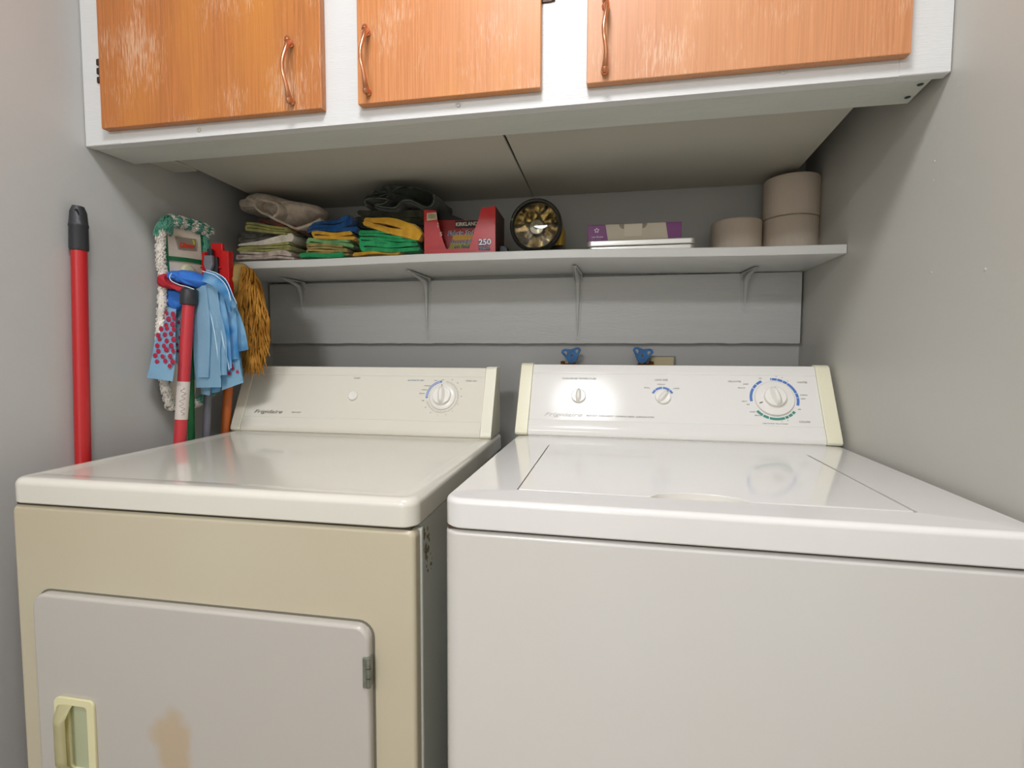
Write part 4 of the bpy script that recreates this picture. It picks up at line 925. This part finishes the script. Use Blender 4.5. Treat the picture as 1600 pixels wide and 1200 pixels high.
# golden string mop
random.seed(8)
yg=1.128
sm_=thing('string_mop','golden yellow string mop on an orange pole behind the dryer corner','mop',aty(352,676,1.16)*1); sm_.location.z=0
YA=mat('yarn_gold','b9853a',.9,var=.35,vscale=30,spec=.1,col2='8e5f24'); CAPc=mat('mop_cap_cloth','b59a5c',.85,bump=.3,bscale=250,var=.2,vscale=18)
t=bmesh.new()
def lane(Lp,Rp,N,y0,spread,twist,rad=.0015,k0=0,k1=1):
    Ls=smoothpts([aty(u,v,y0) for u,v in Lp],4); Rs=smoothpts([aty(u,v,y0) for u,v in Rp],4); n=min(len(Ls),len(Rs))
    for i in range(N):
        s=random.random(); dp=random.uniform(-1,1); ph=random.uniform(0,6.3); am=random.uniform(.0005,.0022); en=random.uniform(.80,1.0); pts=[]
        for j in range(n):
            f=j/(n-1)
            if f>en: break
            ss=min(max(s+twist*(f-.5)*(1 if dp>0 else -1),0),1)
            p=Ls[j].lerp(Rs[j],ss); bulge=math.sqrt(max(0,1-(2*ss-1)**2))
            p=p+Vector((am*math.sin(f*22+ph),-spread*bulge*abs(dp)*(1 if dp>0 else -.6)+am*math.cos(f*19+ph),0)); pts.append(p)
        if len(pts)>2: join(t,tube(pts,rad,5))
lane([(384,418),(378,440),(370,466),(366,500),(372,530),(380,560),(384,578)],[(392,420),(404,440),(412,465),(416,500),(412,530),(400,562),(398,582)],120,yg,.020,.3)
lane([(386,440),(392,470),(396,500),(396,530),(394,560),(392,578)],[(404,452),(414,480),(420,505),(420,535),(412,565),(402,580)],100,yg-.004,.018,-.35)
def tufts(N,rows):
    for i in range(N):
        k=random.random()*(len(rows)-1); j=int(k); f=k-j; (a0,a1,v0),(b0,b1,v1)=rows[j],rows[j+1]
        s=random.random(); u=(a0+(b0-a0)*f)*(1-s)+(a1+(b1-a1)*f)*s; v=v0+(v1-v0)*f
        bul=math.sqrt(max(0,1-(2*s-1)**2)); y=yg-.008-.024*bul*random.uniform(.6,1.1)
        L_=random.uniform(16,34); sw=random.uniform(-5,5)+(s-.5)*9; P0=aty(u,v,y+.010)
        P=[P0,aty(u+sw*.25,v+L_*.3,y-.002),aty(u+sw*.6,v+L_*.65,y-.001),aty(u+sw*1.0,v+L_,y+random.uniform(-.002,.008))]
        join(t,tube(P,[.0013,.0016,.0015,.0009],5))
tufts(330,[(384,396,420),(378,404,445),(370,412,470),(368,416,495),(372,417,515),(380,414,535),(384,408,552),(386,404,558)])
obj('mop_yarn',t,YA,sm_,smooth=60,wn=False,label='golden twisted yarn')['kind']='stuff'
bc=blob([(362,416),(370,411),(382,413),(387,424),(386,440),(380,456),(371,468),(364,460),(361,440)],yg-.022,yg+.046,CAPc,sm_,'cloth_cap','smooth tan cloth cap',seed=3)
q=ray(352,676); p1=q*(1.148/q.y); p1.z+=H; p0=aty(366,470,1.172); dd=(p1-p0).normalized(); foot=p1+dd*((p1.z-.004)/-dd.z)
pole([p0,p1,foot],.0110,ORANGE,sm_,label='orange pole')

# blue strip mop in front
ys=1.005
st=thing('strip_mop','light blue strip mop with red dots on a red and white pole','mop',aty(282,690,1.0)*1); st.location.z=0
LB=mat('strip_blue','a8d2e8',.85,bump=.25,bscale=260,col2='98c6e0',vscale=9); LBd=mat('strip_blue_pattern','4aa0d8',.85,bump=.25,bscale=260,col2='9fd2ef',vscale=26,vdetail=1); DOT=mat('dot_red','a3213f',.8); HB=mat('head_blue','2f6cc0',.75,bump=.2,bscale=250); HR=mat('head_red','b0242f',.75,bump=.2,bscale=250); EDG=mat('strip_edge','c5dbe8',.8)
def strip(L_,R_,y,m,seed,yend=None,name='mop_strip',curl=.003,label=None,edge=False):
    """hanging strip; L_, R_ are its left and right edges in pixels"""
    yend=y if yend is None else yend; rnd=random.Random(seed); ph=rnd.uniform(0,6)
    n=14
    def path(px):
        Q=[]
        for i,(u,v) in enumerate(px):
            f=(v-px[0][1])/(px[-1][1]-px[0][1]) if abs(px[-1][1]-px[0][1])>30 else i/(len(px)-1); Q.append(aty(u,v,y+(yend-y)*f))
        S_=smoothpts(Q,8); return [S_[int(round(k*(len(S_)-1)/n))] for k in range(n+1)]
    A=path(L_); B=path(R_); t=bmesh.new(); rows=[]
    for k in range(n+1):
        row=[]
        for j in range(6):
            s=j/5; p=A[k].lerp(B[k],s); p.y+=curl*math.sin(s*4+ph+k*.35)+curl*.5*math.sin(k*.8+ph); row.append(t.verts.new(p))
        rows.append(row)
    for a,b_ in zip(rows,rows[1:]):
        for j in range(5): t.faces.new((a[j],a[j+1],b_[j+1],b_[j]))
    bmesh.ops.solidify(t,geom=t.faces[:],thickness=.0014)
    o=obj(name,t,m,st,smooth=50,wn=False,label=label)
    if edge: obj('strip_edge',tube([q_+Vector((0,-.0022+curl*math.sin(ph+k*.35)+curl*.5*math.sin(k*.8+ph),0)) for k,q_ in enumerate(A)],.0010,6),EDG,o,wn=False)
    return o,A,B
def dots(o,A,B,pts,y,r=.0052):
    t=None
    for (u,v) in pts:
        c=aty(u,v,y(v) if callable(y) else y); b_=lathe([(r*random.uniform(.8,1.15),0),(r*.9,-.0006),(0,-.0008)],c,(0,1,0),12)
        t=join(t,b_) if t else b_
    obj('dot_print',t,DOT,o,wn=False,smooth=0,label='printed dark red dots')
yp=1.045
strip([(300,470),(294,520),(290,560),(288,588)],[(338,470),(334,520),(330,560),(326,600)],yp+.030,LB,1,name='mop_strip')
o,A,B=strip([(256,440),(250,480),(240,540),(231,590)],[(278,450),(275,500),(274,550),(269,596)],1.040,LB,2,.966,label='light blue strip with dark red dots on the left',curl=.0015)
random.seed(2); dd=[]
for r_ in range(12):
    v=490+r_*8.2
    for c_ in range(3):
        f=(c_+.5+(.25 if r_%2 else -.1))/3; l=250-(v-480)*.16; rg_=275-(v-480)*.03; u=l+(rg_-l)*f
        if v<565+6*c_: dd.append((u+random.uniform(-1,1),v+random.uniform(-1.5,1.5)))
dots(o,A,B,dd,lambda v:1.040-.074*(v-441)/152-.0030,.0058)
o,A,B=strip([(275,450),(275,500),(275,540),(274,568)],[(300,455),(296,500),(292,540),(290,566)],yp-.004,mat('strip_pale','bcdcea',.85,bump=.25,bscale=260),3,curl=.001)
dots(o,A,B,[(279,503),(283,515),(281,527),(286,538),(278,548),(283,558),(285,526),(277,538)],yp-.0070,.0038)
strip([(270,560),(268,575),(266,590)],[(292,560),(290,575),(288,590)],yp+.02,LBd,4,curl=.001)
strip([(336,436),(352,500),(366,560),(372,594)],[(352,434),(366,500),(378,560),(381,597)],yp+.030,LB,12,curl=.002)
o,A,B=strip([(345,540),(346,570),(346,610)],[(370,530),(375,565),(380,598)],yp+.010,LB,5,curl=.001,label='short blue strip with red dots at the lower right')
dots(o,A,B,[(362,571),(364,576),(358,583),(371,581)],yp+.0075,.0045)
strip([(330,590),(330,606),(331,614)],[(346,590),(345,606),(344,612)],yp+.020,LBd,6,curl=.0005)
strip([(314,590),(314,605),(314,616)],[(329,590),(329,605),(328,618)],yp+.016,LB,7,curl=.0005)
strip([(340,436),(352,470),(360,515),(369,550)],[(354,440),(370,480),(383,520),(389,546)],yp+.016,LBd,8,curl=.002,edge=True,label='patterned bright blue strip on the far right')
strip([(334,432),(346,480),(352,530),(357,563)],[(352,436),(366,480),(372,530),(374,560)],yp+.004,LBd,9,curl=.002,edge=True,label='patterned bright blue strip beside the gold mop')
strip([(322,432),(340,470),(347,520),(358,578)],[(338,432),(350,470),(360,520),(362,575)],yp-.004,LBd,10,curl=.002,edge=True)
strip([(313,440),(330,490),(340,540),(346,586)],[(330,440),(345,490),(354,540),(355,586)],yp-.007,LB,13,curl=.0015,edge=True)
strip([(308,446),(303,500),(303,550),(305,606)],[(338,440),(344,500),(345,550),(346,605)],yp-.010,LB,11,curl=.002,label='broad plain light blue strip right of the pole')
strip([(306,446),(308,500),(310,550),(311,589)],[(322,446),(328,500),(327,550),(326,590)],yp-.015,LB,14,curl=.001)
# head: blue sleeve with a red piped end
hd=blob([(262,434),(266,427),(280,424),(298,423),(312,428),(326,436),(333,444),(326,452),(312,452),(298,448),(284,443),(270,440)],yp-.030,yp+.040,HB,st,'mop_head','royal blue fabric sleeve',seed=6,noise=.0008)
blob([(252,440),(254,432),(262,428),(267,430),(268,438),(280,446),(292,449),(306,454),(307,461),(296,460),(280,454),(262,451),(254,447)],yp-.046,yp+.010,HR,st,'red_binding','dark red binding along the sleeve',seed=7,noise=.0006)
obj('piping',tube(smoothpts([aty(u,v,yp-.044) for u,v in ((268,427),(265,433),(268,439),(280,445),(292,448),(303,452))],5),.0011,6),EDG,st,wn=False)
blob([(262,452),(284,455),(287,470),(284,478),(274,487),(264,478),(260,464)],yp-.026,yp-.008,HB,st,'mop_head','royal blue flap left of the pole',seed=9,noise=.0006)
strip([(318,424),(336,430),(352,444),(364,470)],[(316,440),(332,446),(346,462),(356,486)],yp-.018,LBd,15,curl=.003,edge=True,label='pleated light blue strips bunched at the right end of the sleeve')
strip([(322,422),(342,428),(358,442),(369,474)],[(320,434),(338,440),(354,456),(362,488)],yp-.006,LBd,16,curl=.003,edge=True)
q=ray(295,470); tp=q*(1.018/q.y); tp.z+=H 
q=ray(281,690); p1=q*(1.0/q.y); p1.z+=H
dd=(p1-tp).normalized(); foot=p1+dd*((p1.z-.004)/-dd.z)
def onpole(v):   # point on the pole at image row v
    lo,hi=0,2.0
    for _ in range(40):
        m_=(lo+hi)/2; w_=tp+dd*m_-Vector((0,0,H)); vv=600-F*(w_.dot(u2))/(w_.dot(fw))
        if vv<v: lo=m_
        else: hi=m_
    return tp+dd*lo
a_=onpole(596); b2=onpole(655)
pole([tp,a_],.0128,REDPOLE,st,label='red upper pole'); pole([a_,b2],.0132,mat('label_white','c9bfb6',.5,var=.05,vscale=30),st,name='pole_label',label='white printed sleeve on the pole'); pole([b2,foot],.0128,REDPOLE,st,label='red lower pole')
cl=lathe([(.0135,-.018),(.0175,-.017),(.0182,-.010),(.0182,.014),(.0165,.018),(.012,.020),(0,.020)],tp-dd*.008,-dd,28); 
for v in cl.verts: pass
obj('collar',cl,BLACKP,st,smooth=40,wn=False,label='black ribbed collar')
# scribbled print on the white sleeve
t=None; pd=(a_-b2).normalized(); vn=Vector((-a_.x,-a_.y,0)).normalized()*-1; fn=(Vector((0,0,H))-a_); fn.z=0; fn.normalize(); sd=pd.cross(fn).normalized()
pts=[]; random.seed(5)
for k in range(60):
    f=k/59; a=math.sin(f*34)*.0045+math.sin(f*11)*.002
    c=b2+(a_-b2)*(.12+.72*f); pts.append(c+sd*a+fn*(math.sqrt(max(.0134**2-a*a,0))))
obj('printed_scribble',tube(pts,.00035,4),PRINTD,st,wn=False,smooth=0)
